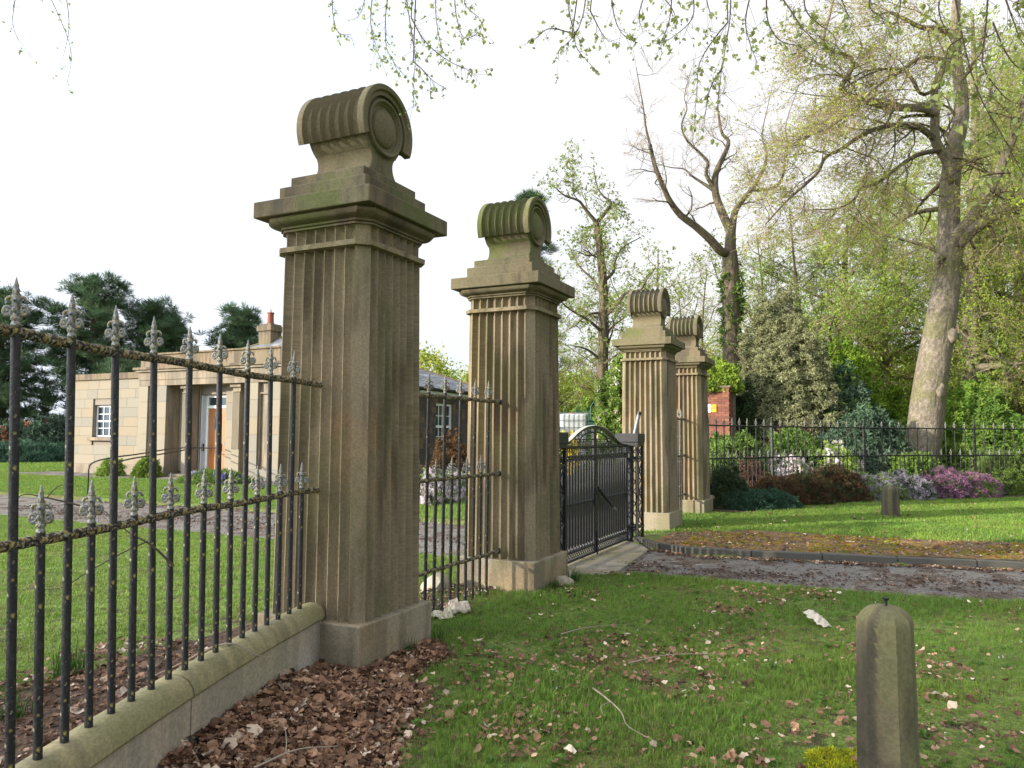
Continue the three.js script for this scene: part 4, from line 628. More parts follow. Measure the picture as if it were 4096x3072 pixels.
// ------------------------------------------------------------------ trees beyond the railings
const bareLimbs = [[[28.19,7.19,-1.98],[28.18,8.59,-1.99],[28.16,9.44,-2.03]],
[[28.16,9.44,-2.03],[27.77,9.34,-2.26],[27.29,9.85,-2.69],[26.78,10.32,-3.17],[26.27,10.70,-3.65],[25.83,11.23,-3.99],[25.46,11.82,-4.19],[25.07,12.56,-4.41],[24.75,13.29,-4.50]],
[[24.91,12.02,-4.16],[24.61,12.99,-4.40],[24.36,13.81,-4.55],[24.15,14.55,-4.59]],
[[28.18,9.91,-1.99],[28.29,10.33,-2.00],[28.28,10.98,-2.26],[28.23,11.96,-2.58],[28.32,12.79,-2.62],[28.49,13.31,-2.50],[28.70,13.83,-2.30],[28.89,14.52,-2.13],[28.88,14.88,-2.39],[28.92,15.74,-2.54],[29.00,16.36,-2.59]],
[[28.20,12.28,-2.65],[27.93,12.87,-2.93],[27.86,13.31,-2.83],[27.57,13.74,-3.15],[27.23,14.25,-3.61],[27.03,14.83,-3.75],[27.02,15.50,-3.51],[26.86,15.92,-3.58]],
[[28.18,12.20,-2.68],[28.16,12.57,-3.14],[28.13,12.95,-3.60],[28.17,13.30,-3.92],[28.07,13.44,-4.53]],
[[28.18,9.91,-1.99],[28.35,10.41,-1.94],[28.53,11.24,-1.84],[28.80,11.75,-1.58],[29.10,12.27,-1.24],[29.41,12.96,-0.89],[29.65,13.57,-0.69],[29.78,14.27,-0.69],[29.85,14.81,-0.85]],
[[29.03,12.28,-1.15],[28.98,12.19,-0.92],[29.13,12.26,-0.27],[29.11,12.61,0.03],[29.00,13.23,0.17],[28.90,13.96,0.30],[28.72,14.68,0.26]]];
const beechLimbs = [[[22.51,0.84,4.66],[22.56,1.35,4.75],[22.65,2.80,4.94],[22.75,4.08,5.15],[22.83,4.95,5.31],[22.90,5.81,5.46],[22.97,6.68,5.60],[23.02,7.56,5.70]],
[[23.01,7.57,5.68],[23.15,8.37,5.69],[23.34,9.89,5.80],[23.58,11.14,6.00],[23.82,12.11,6.21],[23.97,13.08,6.25],[24.08,14.07,6.18],[24.22,15.39,6.18],[24.41,17.06,6.30]],
[[23.02,7.87,5.72],[22.93,8.31,6.22],[22.82,9.03,6.67],[22.73,10.08,7.17],[22.58,11.10,7.56],[22.42,12.39,7.90]],
[[23.12,7.75,5.92],[22.80,8.14,6.40],[22.53,8.46,7.00],[22.27,8.70,7.61],[21.98,8.70,8.16]],
[[23.08,9.81,5.84],[22.85,10.47,5.68],[22.54,11.00,5.37],[22.39,12.00,5.39],[22.22,12.64,5.38],[22.23,13.34,5.72],[22.17,13.85,5.93],[22.07,14.76,6.05]],
[[22.31,11.82,5.38],[21.94,11.88,5.07],[21.53,11.82,4.65],[21.02,11.76,4.04],[20.52,11.85,3.44],[20.04,11.98,2.91],[19.76,12.12,2.77],[19.65,12.42,2.98],[19.50,12.65,3.11],[19.21,12.78,2.96],[18.80,12.84,2.54],[18.50,13.01,2.36],[18.36,13.60,2.53],[18.23,14.14,2.69]],
[[22.26,11.03,5.28],[21.89,11.10,5.09],[21.48,11.17,4.83],[20.96,11.12,4.32],[20.39,10.90,3.72],[19.85,10.52,3.18],[19.34,10.03,2.69],[18.88,9.72,2.32],[18.52,9.20,2.14],[18.09,8.74,1.82],[17.64,8.30,1.47],[17.18,7.75,1.09],[16.80,7.38,0.89]],
[[22.57,10.70,5.47],[22.08,10.50,4.93],[21.64,10.19,4.51],[21.17,9.71,4.04],[20.71,9.29,3.58],[20.29,9.08,3.18],[20.00,8.76,3.08],[19.55,8.36,2.65],[18.98,8.24,1.94]],
[[23.20,14.61,6.08],[22.51,14.63,5.58],[21.80,14.46,5.03],[21.11,14.53,4.51],[20.47,14.47,4.11],[19.85,14.12,3.75]],
[[22.31,11.73,5.38],[21.90,11.70,4.71],[21.64,11.55,4.34],[21.53,11.17,4.28],[21.51,11.02,4.43]],
[[22.14,12.58,5.50],[21.48,12.18,4.96],[20.89,12.69,4.56],[20.20,12.62,3.96],[19.44,12.11,3.23],[18.84,11.61,2.80]],
[[22.28,13.46,5.78],[21.37,13.28,4.98],[20.55,12.58,4.35],[19.76,11.97,3.80],[18.96,11.15,3.22],[18.11,10.31,2.52],[17.28,9.81,1.87]]];
const sycLimbs = [[[23.87,1.73,-6.31],[23.87,2.73,-6.31],[23.91,4.58,-6.24],[23.93,6.38,-6.20],[23.91,7.83,-6.23],[23.87,8.92,-6.32],[23.82,9.80,-6.42],[23.80,10.16,-6.47]],
[[23.81,10.09,-6.45],[23.37,10.60,-6.79],[23.04,10.81,-6.89],[22.56,10.95,-7.31],[22.14,11.22,-7.59]],
[[23.81,10.09,-6.45],[24.04,10.49,-6.19],[24.25,10.96,-5.99],[24.20,11.29,-6.32],[24.20,11.69,-6.55],[24.23,12.48,-6.71]],
[[23.93,6.31,-6.19],[23.84,6.69,-5.69],[23.74,7.14,-5.21],[23.69,7.22,-4.62],[23.49,7.52,-4.35],[23.35,7.94,-3.95]],
[[23.91,7.68,-6.23],[24.34,8.17,-5.92],[24.61,8.67,-5.93],[24.98,9.26,-5.74],[25.55,9.77,-5.14]],
[[23.92,7.03,-6.22],[24.07,7.82,-6.67],[24.13,8.48,-7.31],[24.28,9.31,-7.76]],
[[23.92,5.66,-6.22],[23.03,6.06,-6.52],[22.10,6.37,-6.91],[21.28,6.66,-7.08]],
[[23.89,5.30,-6.27],[24.54,5.95,-6.07],[25.28,6.47,-5.70]],
[[23.88,4.58,-6.30],[23.16,4.95,-6.64],[22.45,5.03,-6.97]],
[[23.88,4.36,-6.30],[23.58,4.60,-5.76],[23.29,4.83,-5.23]]];
const hangTwigs = [[[0.02,4.99,0.41],[-0.00,4.87,0.45],[-0.02,4.60,0.51],[-0.04,4.36,0.56],[-0.08,4.18,0.57],[-0.11,3.96,0.60]],
[[-0.11,4.32,0.59],[-0.11,4.24,0.67],[-0.11,4.15,0.75],[-0.10,4.07,0.85]],
[[0.05,4.76,0.46],[0.02,4.55,0.59],[-0.00,4.40,0.73],[-0.02,4.28,0.88],[-0.05,4.20,1.00],[-0.08,4.11,1.11]],
[[0.30,5.20,0.07],[0.25,4.98,0.08],[0.21,4.69,0.12],[0.19,4.56,0.19],[0.19,4.41,0.30]],
[[0.64,5.35,0.31],[0.58,5.08,0.35],[0.54,4.85,0.41],[0.49,4.72,0.47]],
[[0.89,5.83,-1.00],[0.90,5.57,-0.99],[0.92,5.40,-0.94],[0.98,5.38,-0.83]],
[[0.53,5.23,0.55],[0.43,4.90,0.64],[0.34,4.67,0.77],[0.28,4.66,0.94]],
[[0.65,5.51,-0.35],[0.59,5.18,-0.32],[0.55,4.99,-0.25],[0.53,4.75,-0.15]],
[[0.87,5.70,-0.60],[0.86,5.55,-0.61],[0.84,5.42,-0.66]],
[[0.41,5.10,0.76],[0.34,4.95,0.76],[0.33,4.80,0.89],[0.29,4.67,0.96]],
[[0.01,4.63,1.77],[-0.04,4.44,1.78],[-0.07,4.27,1.83],[-0.11,4.14,1.86],[-0.13,4.01,1.95]],
[[0.06,4.63,1.87],[-0.02,4.40,1.87],[-0.10,4.24,1.85],[-0.21,4.08,1.77]],
[[0.02,4.32,1.78],[-0.10,4.32,1.66],[-0.19,4.21,1.59]],
[[-0.06,4.51,2.08],[-0.08,4.31,2.11],[-0.10,4.18,2.16],[-0.10,4.10,2.23]],
[[-0.12,4.36,1.96],[-0.13,4.19,2.04],[-0.16,4.10,2.10]],
[[0.04,4.51,2.29],[-0.03,4.30,2.26],[-0.07,4.15,2.30]],
[[-0.08,4.39,2.49],[-0.10,4.17,2.47],[-0.12,4.04,2.42]],
[[0.08,4.39,2.82],[0.02,4.17,2.82],[-0.04,4.01,2.81],[-0.11,3.80,2.79],[-0.17,3.60,2.78]],
[[0.07,4.18,2.80],[-0.05,4.02,2.73],[-0.16,3.84,2.67],[-0.25,3.65,2.67],[-0.33,3.40,2.67]],
[[-0.05,3.83,2.78],[-0.15,3.68,2.73],[-0.23,3.53,2.72],[-0.31,3.38,2.72]],
[[-0.18,4.21,2.98],[-0.23,3.99,2.95],[-0.25,3.83,2.98],[-0.27,3.71,3.02]],
[[-0.25,4.15,3.07],[-0.27,3.94,3.08],[-0.27,3.82,3.14],[-0.25,3.77,3.24],[-0.24,3.71,3.31]],
[[-0.22,4.15,3.12],[-0.24,3.99,3.20],[-0.27,3.86,3.26],[-0.29,3.73,3.34],[-0.36,3.61,3.30]],
[[-0.05,4.21,3.25],[-0.09,4.05,3.27],[-0.12,3.95,3.33],[-0.14,3.83,3.42],[-0.21,3.65,3.38]],
[[-0.28,4.03,3.45],[-0.33,3.89,3.48],[-0.36,3.78,3.52]],
[[-0.32,3.97,3.61],[-0.36,3.85,3.60],[-0.37,3.77,3.66],[-0.38,3.72,3.71]],
[[-0.37,3.91,3.74],[-0.37,3.81,3.74],[-0.38,3.73,3.72]],
[[-0.59,3.75,3.96],[-0.60,3.56,3.98],[-0.60,3.41,4.00],[-0.60,3.26,4.03],[-0.60,3.13,4.07],[-0.59,3.02,4.12],[-0.58,2.90,4.17],[-0.57,2.80,4.21],[-0.57,2.76,4.23]],
[[-0.58,3.49,3.99],[-0.64,3.43,3.93],[-0.68,3.30,3.90],[-0.73,3.16,3.85],[-0.79,3.11,3.78]],
[[-0.56,3.34,4.03],[-0.63,3.24,3.97],[-0.65,3.15,4.00],[-0.71,3.03,3.95]],
[[-0.52,3.73,4.11],[-0.55,3.53,4.09],[-0.58,3.34,4.07],[-0.58,3.22,4.12],[-0.58,3.14,4.18],[-0.57,3.12,4.25]],
[[-0.49,3.73,4.17],[-0.52,3.57,4.20],[-0.54,3.44,4.23],[-0.56,3.36,4.27]],
[[-0.53,3.13,4.09],[-0.56,3.09,4.15],[-0.59,3.02,4.21]],
[[-0.51,3.04,4.13],[-0.60,2.99,4.06],[-0.69,2.93,4.00]],
[[-0.50,3.79,3.92],[-0.55,3.66,3.90],[-0.57,3.53,3.93],[-0.59,3.41,3.97]],
[[-0.38,2.87,4.19],[-0.46,2.85,4.09],[-0.53,2.81,4.03],[-0.58,2.71,4.00]],
[[-0.63,3.51,4.11],[-0.61,3.36,4.16],[-0.59,3.29,4.21],[-0.57,3.29,4.25]],
[[-0.45,3.73,4.26],[-0.53,3.61,4.22],[-0.57,3.49,4.24]],
[[0.28,4.60,2.32],[0.27,4.45,2.41],[0.23,4.31,2.44]],
[[0.38,4.63,2.52],[0.34,4.41,2.52],[0.24,4.25,2.40],[0.18,4.20,2.35]],
[[0.31,4.57,2.61],[0.32,4.42,2.64],[0.33,4.38,2.66]],
[[-0.41,5.89,-3.69],[-0.42,5.43,-3.71],[-0.33,5.12,-3.54]],
[[-0.22,5.89,-3.30],[-0.19,5.43,-3.24],[-0.22,5.03,-3.30]],
[[-0.31,5.89,-3.49],[-0.25,5.51,-3.29],[-0.22,5.13,-3.14],[-0.26,4.76,-3.15]]];
const L = (pts, r0, r1, dens) => ({ pts, r0, r1, dens });
const spring = vary([1.0, 0.95, 0.75], [1.2, 0.95, 0.65]);
{ // bare-topped tree
  const b = bareLimbs, lo = b[0]; lo.unshift([lo[0][0] + 0.05, -0.2, lo[0][2]]); const top = lo[lo.length - 1]; for (const k of [3, 6]) b[k].unshift([top[0], top[1] - 0.7, top[2]]); b[1].unshift([top[0], top[1] - 0.6, top[2]]); const tip = (l, dx, dy, dz) => { const e = l[l.length - 1]; l.push([e[0] + dx, e[1] + dy, e[2] + dz]); }; tip(b[2], -0.3, 1.6, -0.2); tip(b[3], 0.1, 1.7, 0.2); tip(b[4], 0.1, 1.3, 0.3); tip(b[5], -0.3, 0.5, -1.2); tip(b[6], -0.1, 1.8, 0.4); tip(b[7], 0.1, 1.6, 0.5);
  tree('ash_tree', 'tall bare tree with spreading crooked limbs above the brick wall', null, [L(lo, 0.42, 0.31), L([...b[1], ...b[2].slice(1)], 0.24, 0.014), L(b[3], 0.27, 0.012), L(b[4], 0.11, 0.01), L(b[5], 0.09, 0.01), L(b[6], 0.22, 0.012), L(b[7], 0.12, 0.012)],
    { seed: 7, bark: M.darkBark, spray: bareSpray, leafMat: M.leafSpring, dens: 1.8, len: 1.4, levels: 1, subs: 2, sprays: 2, spraySize: 0.8, crook: 0.5, pull: [0, 0.15, 0], from: 0.3, trunkFrom: 0.97, twigMat: M.twigPale, flare: 0.3 });
  const q = M.leafMid, iv = []; const R = rng(3); for (let k = 0; k < 260; k++) { const y = 1 + R() * 7.5, a = R() * 6.28; iv.push({ m: place(V(0.44 * Math.cos(a), y, 0.44 * Math.sin(a)), V(Math.cos(a), 0.2, Math.sin(a)).normalize(), 0.22 * (0.5 + R()), R), c: [1, 1, 1] }); }
  copies('ivy', clumpSmall[0], q, iv, scene.getObjectByName('ash_tree'));
}
{ // great leaning beech
  const b = beechLimbs; const tr = b[0]; tr.unshift([tr[0][0] - 0.05, -0.3, tr[0][2] - 0.1]);
  const t = tree('beech_tree', 'huge leaning beech with pale grey trunk behind the far railings', null, [L(tr, 0.57, 0.37), L([tr[tr.length - 3], tr[tr.length - 2], ...b[1].slice(2)], 0.39, 0.12, 0.9), L(b[2], 0.26, 0.08), L(b[3], 0.22, 0.1), L(b[4], 0.2, 0.06), L(b[5], 0.15, 0.03, 2.2), L(b[6], 0.12, 0.02, 2.6), L(b[7], 0.09, 0.02, 2.2), L(b[8], 0.12, 0.03, 2.2), L(b[9], 0.06, 0.03, 1), L(b[10], 0.07, 0.02, 2.4), L(b[11], 0.07, 0.02, 2.4)],
    { seed: 17, bark: M.beechBark, wood: M.darkBark, spray: beechSpray, leafMat: M.leafSpring, tint: spring, dens: 1.8, len: 2.1, levels: 1, subs: 4, sprays: 3, spraySize: 0.95, crook: 0.3, pull: [-0.12, -0.16, -0.22], trunkFrom: 0.92, sides: 40, lumpy: 0, lobe: 0.055, flare: 0.45 });
  const kn = (y, side, s) => { let c = tr[0], d = tr[1]; for (let i = 0; i + 1 < tr.length; i++) if (tr[i][1] <= y && tr[i + 1][1] > y) { c = tr[i]; d = tr[i + 1]; } const f = (y - c[1]) / (d[1] - c[1]), cx = lerp(c[0], d[0], f) - tr[0][0], cz = lerp(c[2], d[2], f) - tr[0][2], g = new THREE.IcosahedronGeometry(s, 3), q = g.attributes.position; for (let i = 0; i < q.count; i++) { const k = 0.8 + 0.5 * n2(q.getX(i) * 9 + y, q.getY(i) * 9 + q.getZ(i) * 7, 4); q.setXYZ(i, q.getX(i) * k, q.getY(i) * k * 1.5, q.getZ(i) * k); } const m = part('knot', uvBox(toCreasedNormals(g, 0.7)), M.beechBark, t); m.position.set(cx - 0.42 + side * 0.435, y, cz + side * 0.9); };
  kn(3.05, 0.28, 0.17); kn(4.75, 0.4, 0.15); kn(3.3, 0.1, 0.1);
}
{ // slender sycamore coming into leaf
  const b = sycLimbs; b[0].unshift([b[0][0][0], -0.2, b[0][0][2]]);
  tree('sycamore_tree', 'slender dark trunked tree in young leaf between the middle piers', null, [L(b[0], 0.3, 0.1, 1.3), L(b[1], 0.1, 0.02), L(b[2], 0.1, 0.02), L(b[3], 0.1, 0.025), ...b.slice(4).map((p) => L(p, 0.08, 0.02))],
    { seed: 27, bark: M.darkBark, spray: lightSpray, leafMat: M.leafMid, tint: vary([1.1, 1.05, 0.9], [1.4, 1.2, 0.8]), dens: 1.7, len: 1.7, levels: 1, subs: 3, sprays: 2, spraySize: 0.8, trunkFrom: 0.22, pull: [0, 0.1, 0] });
}
function autoLimbs(x, z, h, r, seed, n, spreadTo, lowest = 0.3, tilt = 0.25, leanX = 0, leanZ = 0) {
  const R = rng(seed), at = (u) => [x + leanX * u + 0.25 * Math.sin(u * 5 + seed), -0.2 + h * u, z + leanZ * u + 0.25 * Math.cos(u * 4 + seed)], out = [L([0, 0.2, 0.4, 0.6, 0.8, 1].map(at), r, r * 0.12)];
  for (let k = 0; k < n; k++) { const u = lowest + (0.95 - lowest) * (k + R() * 0.6) / n, a = k * 2.4 + R(), len = spreadTo * (1.15 - u) * (0.7 + 0.5 * R()), p = at(u), rise = tilt + 0.7 * R(); out.push(L([p, [p[0] + Math.cos(a) * len * 0.4, p[1] + len * 0.4 * rise, p[2] + Math.sin(a) * len * 0.4], [p[0] + Math.cos(a + 0.2) * len * 0.75, p[1] + len * 0.75 * rise, p[2] + Math.sin(a + 0.2) * len * 0.75], [p[0] + Math.cos(a + 0.1) * len, p[1] + len * rise, p[2] + Math.sin(a + 0.1) * len]], r * 0.4 * (1.1 - u), 0.02)); }
  return out;
}
// woodland behind the beech: every trunk a tree of its own
const wood = [ // x, z, height, radius, seed, label, leaf tint a, b, density
  [32.6, 2.5, 11.5, 0.42, 101, 'woodland tree with ridged trunk left of the great beech', [0.85, 1.0, 0.8], [1.0, 1.05, 0.7], 1],
  [35.5, 4.0, 14, 0.4, 102, 'pale straight woodland trunk just behind the great beech', [0.75, 1.0, 0.7], [1.1, 1.05, 0.5], 1],
  [30.3, 7.1, 19, 0.46, 103, 'thick woodland trunk standing before the wooden fence panel', [0.95, 1.0, 0.7], [1.05, 1.05, 0.7], 1],
  [35.8, 9.2, 18, 0.42, 104, 'woodland tree behind the wooden fence panel', [1.0, 1.0, 0.5], [1.05, 1.05, 0.7], 1],
  [42, 9.5, 19, 0.4, 107, 'deep woodland tree with yellow crown at the edge of the wood', [1.0, 1.0, 0.7], [1.05, 1.05, 0.7], 1],
  [27.2, 10.2, 17, 0.4, 108, 'woodland tree shading the bright green shrub', [0.9, 1.0, 0.7], [1.1, 1.05, 0.5], 1]];
wood.forEach(([x, z, h, r, s, label, a, b]) => tree('woodland_tree', label, 'woodland trees behind the railings', autoLimbs(x, z, h, r, s, 12, 7, 0.16, -0.05), { seed: s, bark: s === 102 || s === 103 ? M.beechBark : M.darkBark, spray: thickSpray, leafMat: M.leafSpring, tint: vary(a, b), dens: 1.7, len: 2.0, levels: 1, subs: 3, sprays: 3, spraySize: 1.0, trunkFrom: 0.2, pull: [0, -0.06, 0] }));
// thin young trees against the sky
[[32.9, -1.5, 11.5, 0.16, 111, 'young tree with fine twigs behind the variegated bush'], [31, 0.4, 12, 0.17, 112, 'young tree with dark fork over the variegated bush'], [40, -8, 13, 0.2, 113, 'hazy young tree between the sycamore and the bare tree'], [36, -4.6, 10.5, 0.18, 114, 'leafy young tree beside the bare tree'], [44, -13, 12, 0.2, 115, 'hazy far tree behind the sycamore'], [38, -14.5, 12, 0.2, 116, 'thin twiggy tree beside the slate roof'], [48, -9, 12, 0.2, 117, 'far pale tree low behind the iron gate']]
  .forEach(([x, z, h, r, s, label]) => tree('young_tree', label, 'thin young trees against the sky', autoLimbs(x, z, h, r, s, 10, 5.5, 0.2, 0.3), { seed: s, bark: M.darkBark, spray: s % 2 ? lightSpray : [...beechSpray], leafMat: M.leafMid, tint: vary([1.2, 1.1, 0.9], [1.5, 1.25, 0.9]), dens: 1.4, len: 1.5, levels: 1, subs: 2, sprays: 2, spraySize: 0.8, trunkFrom: 0.25, pull: [0, 0.1, 0] }));
{ // a far wood that reads as one mass along the skyline
  const R = rng(9), l = [], w = []; for (let k = 0; k < 4200; k++) { const a = lerp(-0.62, 0.42, R()), d = lerp(62, 95, R()), x = -4.6 + d * Math.cos(a), z = 3.6 + d * Math.sin(a), top = 5 + 5 * f2(a * 14, d * 0.05, 3), y = top * Math.pow(R(), 0.7); (k % 4 ? l : w).push({ m: place(V(x, y, z), randDir(R).add(V(0, 0.8, 0)).normalize(), 2.2 * (0.6 + 0.7 * R()), R), c: vary([0.9, 0.95, 0.6], [1.3, 1.05, 0.6])(R) }); }
  const im = copies('far_wood', clumpFar[0], M.leafSpring, l, scene); im.userData = { kind: 'stuff', label: 'hazy far wood along the skyline', category: 'wood' };
  const tw = copies('far_twigs', thickSpray[0].wood, M.twigPale, w, scene); tw.userData = { kind: 'stuff', label: 'bare twigs of the far wood along the skyline', category: 'wood' };
}
// pines behind the lodge
function pine(label, x, z, h, r, spread, seed, bare, bottom = 0.12) {
  const R = rng(seed), t = thing('pine_tree', label, 'tree', 'dark pines behind the lodge', [x, 0, z]), wd = [], lists = [[], []];
  part('trunk', tube(smoothLine([[0, -0.2, 0], [0.15, h * 0.4, 0.1], [0, h * 0.75, 0], [0.1, h * 0.98, 0]], 12), (u) => lerp(r, 0.05, u), 10, 0.1, seed), M.pineBark, t);
  const n = Math.round(h * 6.5); for (let k = 0; k < n; k++) {
    const u = lerp(bottom, 0.99, Math.pow((k + R()) / n, 0.9)), a = k * 2.4 + R(), len = spread * Math.pow(1.04 - u, 0.5) * (0.55 + 0.55 * R()) * (0.7 + 0.5 * n2(a * 1.5, u * 5, seed)), y = h * u, rise = 0.12 + 0.35 * u + 0.15 * R(), pts = [[0.1, y, 0]]; for (let q = 1; q <= 4; q++) pts.push([Math.cos(a + 0.12 * q) * len * q / 4, y + len * rise * (q / 4) - 0.1 * len * Math.sin(q * 0.8), Math.sin(a + 0.12 * q) * len * q / 4]);
    wd.push(tube(pts, (v) => 0.05 * (1 - 0.8 * v), 4)); const m = Math.round(len * 5.5 * (bare || 1)) + 3; for (let q = 0; q < m; q++) { const v = 0.25 + 0.8 * R(), i = Math.min(3, Math.floor(v * 4)), p = V(...pts[i]).lerp(V(...pts[i + 1]), Math.min(1, v * 4 - i)).add(V((R() - 0.5) * 1.1, (R() - 0.3) * 0.55, (R() - 0.5) * 1.1)); lists[q % 2].push({ m: place(p, V((R() - 0.5) * 0.8 + Math.cos(a) * 0.4, 1, (R() - 0.5) * 0.8 + Math.sin(a) * 0.4).normalize(), 0.62 * (0.7 + 0.6 * R()), R), c: vary([0.85, 0.95, 0.95], [1.2, 1.15, 0.9])(R) }); }
  }
  part('branches', merge(wd), M.pineBark, t); lists.forEach((l, i) => copies('needles', needles[i], M.needle, l, t));
}
pine('broad dark pine beside the lodge lantern', 31.5, -47.5, 12.6, 0.5, 5.2, 201, 1, 0.06); pine('dark pine with a jagged top behind the garden hedge', 27.5, -51.5, 11.2, 0.45, 5.2, 202, 1, 0.05); pine('dark pine leaning into the broad pine crown', 34.8, -45.2, 11, 0.4, 4.2, 203, 1, 0.08);
pine('thin topped pine above the left end of the lodge roof', 37.6, -47, 10.4, 0.3, 3.2, 204, 0.6, 0.3); pine('leaning pine above the lodge parapet', 40.5, -42.4, 11.2, 0.32, 4.2, 205, 0.8, 0.35); pine('tall dark pine behind the scroll of the second pier', 50, -21.4, 20.8, 0.4, 3.4, 206, 0.9, 0.3); pine('low dark pine filling the gap behind the hedge', 24.5, -55, 7.5, 0.4, 4.6, 207, 1, 0.03); pine('short dark pine at the corner of the lodge wing', 30, -41.5, 6.5, 0.3, 3.4, 208, 1, 0.02);

// ------------------------------------------------------------------ shrubs
const G1 = 'evergreen shrubs beyond the far railings', tintG = vary([0.8, 0.9, 0.8], [1.2, 1.15, 1]);
shrub('variegated_bush', 'big rounded bush with cream variegated leaves beside the brick wall', G1, 22.8, 0.6, 2.3, 6.2, 2.45, 7000, clumpFine, M.leafVar, { size: 0.26, cone: 0.3, inner: 0.28, skirt: -0.12, stems: 12, stemR: 0.06, tint: vary([0.8, 0.82, 0.75], [1.25, 1.2, 1.1]), stemMat: M.twigDark });
shrub('holly_bush', 'dark glossy bush against the right of the variegated bush', G1, 22.9, 2.15, 1.5, 3.7, 1.5, 2600, clumpSmall, M.leafGloss, { size: 0.24, cone: 0.05, flower: { amount: 0.25, mat: M.leafMid }, tint: vary([0.8, 0.9, 0.8], [1.4, 1.35, 1.3]) });
shrub('twiggy_shrub', 'brown twiggy half bare shrub under the variegated bush', G1, 21.2, 1.0, 1.0, 2.1, 1.0, 500, clumpFine, M.heathBrown, { size: 0.2, stems: 40, stemR: 0.022, stemMat: M.twigPale, inner: 0.5 });
shrub('rhododendron', 'dark green rhododendron left of the great beech trunk', G1, 20.9, 3.05, 1.6, 2.5, 1.5, 2200, clumpBig, M.leafGloss, { size: 0.24, tint: tintG });
shrub('rhododendron', 'dark green rhododendron right of the great beech trunk', G1, 23.4, 6.8, 1.3, 2.7, 1.3, 1600, clumpBig, M.leafMid, { size: 0.26, tint: vary([0.6, 0.8, 0.6], [1, 1, 0.7]) });
shrub('laurel', 'low dark laurel between the brick wall and the railings', G1, 17.6, -0.2, 1.3, 1.7, 0.9, 1500, clumpSmall, M.leafMid, { size: 0.2, tint: vary([0.7, 0.8, 0.7], [1, 1, 0.8]) });
shrub('laurel', 'low leafy laurel behind the white flowers', G1, 19.6, 1.2, 1.2, 1.7, 1.0, 1500, clumpSmall, M.leafMid, { size: 0.22, tint: vary([0.6, 0.75, 0.6], [0.9, 0.95, 0.7]) });
shrub('white_shrub', 'low shrub covered in white blossom behind the railings', G1, 18.1, 1.2, 0.8, 1.15, 0.7, 700, clumpFine, M.leafMid, { size: 0.16, flower: { amount: 0.45, mat: M.flowerWhite } });
shrub('pale_shrub', 'pale yellow green shrub tipped with white behind the railings', G1, 18.9, 2.5, 1.2, 1.35, 0.8, 1100, clumpFine, M.leafBright, { size: 0.18, flower: { amount: 0.2, mat: M.flowerWhite } });
shrub('green_shrub', 'low mid green shrub below the beech trunk', G1, 20.4, 4.3, 1.4, 1.2, 1.0, 1200, clumpSmall, M.leafMid, { size: 0.18, tint: tintG });
shrub('green_shrub', 'bright green young shrub at the wooden fence end of the railings', G1, 23.6, 8.9, 1.4, 2.3, 1.2, 1500, clumpSmall, M.leafBright, { size: 0.2, tint: vary([0.8, 0.9, 0.7], [1.1, 1.1, 0.8]) });
shrub('green_shrub', 'bright leafy bush behind the beech trunk by the wooden fence', G1, 27, 6.6, 1.9, 3.4, 1.5, 1800, clumpBig, M.leafBright, { size: 0.3, tint: vary([0.5, 0.7, 0.5], [0.9, 0.95, 0.7]) });
shrub('green_shrub', 'yellow green undergrowth below the woodland trunks', G1, 29, 3.4, 3.2, 3.2, 2, 2600, clumpSmall, M.leafBright, { size: 0.32, tint: vary([0.6, 0.75, 0.5], [1.0, 1.0, 0.6]) });
shrub('green_shrub', 'tall bright undergrowth between the holly and the beech', G1, 27.5, 2.2, 1.9, 5.4, 1.8, 2600, clumpSmall, M.leafBright, { size: 0.3, tint: vary([0.6, 0.75, 0.5], [1.0, 1.0, 0.6]), inner: 0.5 });
shrub('red_leaf_shrub', 'low reddish shrub behind the railings near the brick wall', G1, 16.3, 0.4, 0.6, 1.0, 0.5, 400, clumpFine, M.heathBrown, { size: 0.16, tint: vary([1.1, 0.8, 0.8], [1.3, 0.9, 0.9]) });
shrub('wall_ivy', 'yellow green ivy heaped on top of the brick wall', null, 20.3, -1.2, 0.95, 1.05, 0.85, 1300, clumpSmall, M.leafBright, { y: 3.02, size: 0.2, category: 'ivy', stems: 3, tint: vary([0.8, 0.9, 0.7], [1.25, 1.15, 0.8]) });
shrub('ivy_bank', 'dark ivy hanging beside the brick wall', null, 21.5, -0.3, 0.9, 3.3, 0.8, 2000, clumpSmall, M.leafDark, { size: 0.22, category: 'ivy', full: false, tint: tintG });
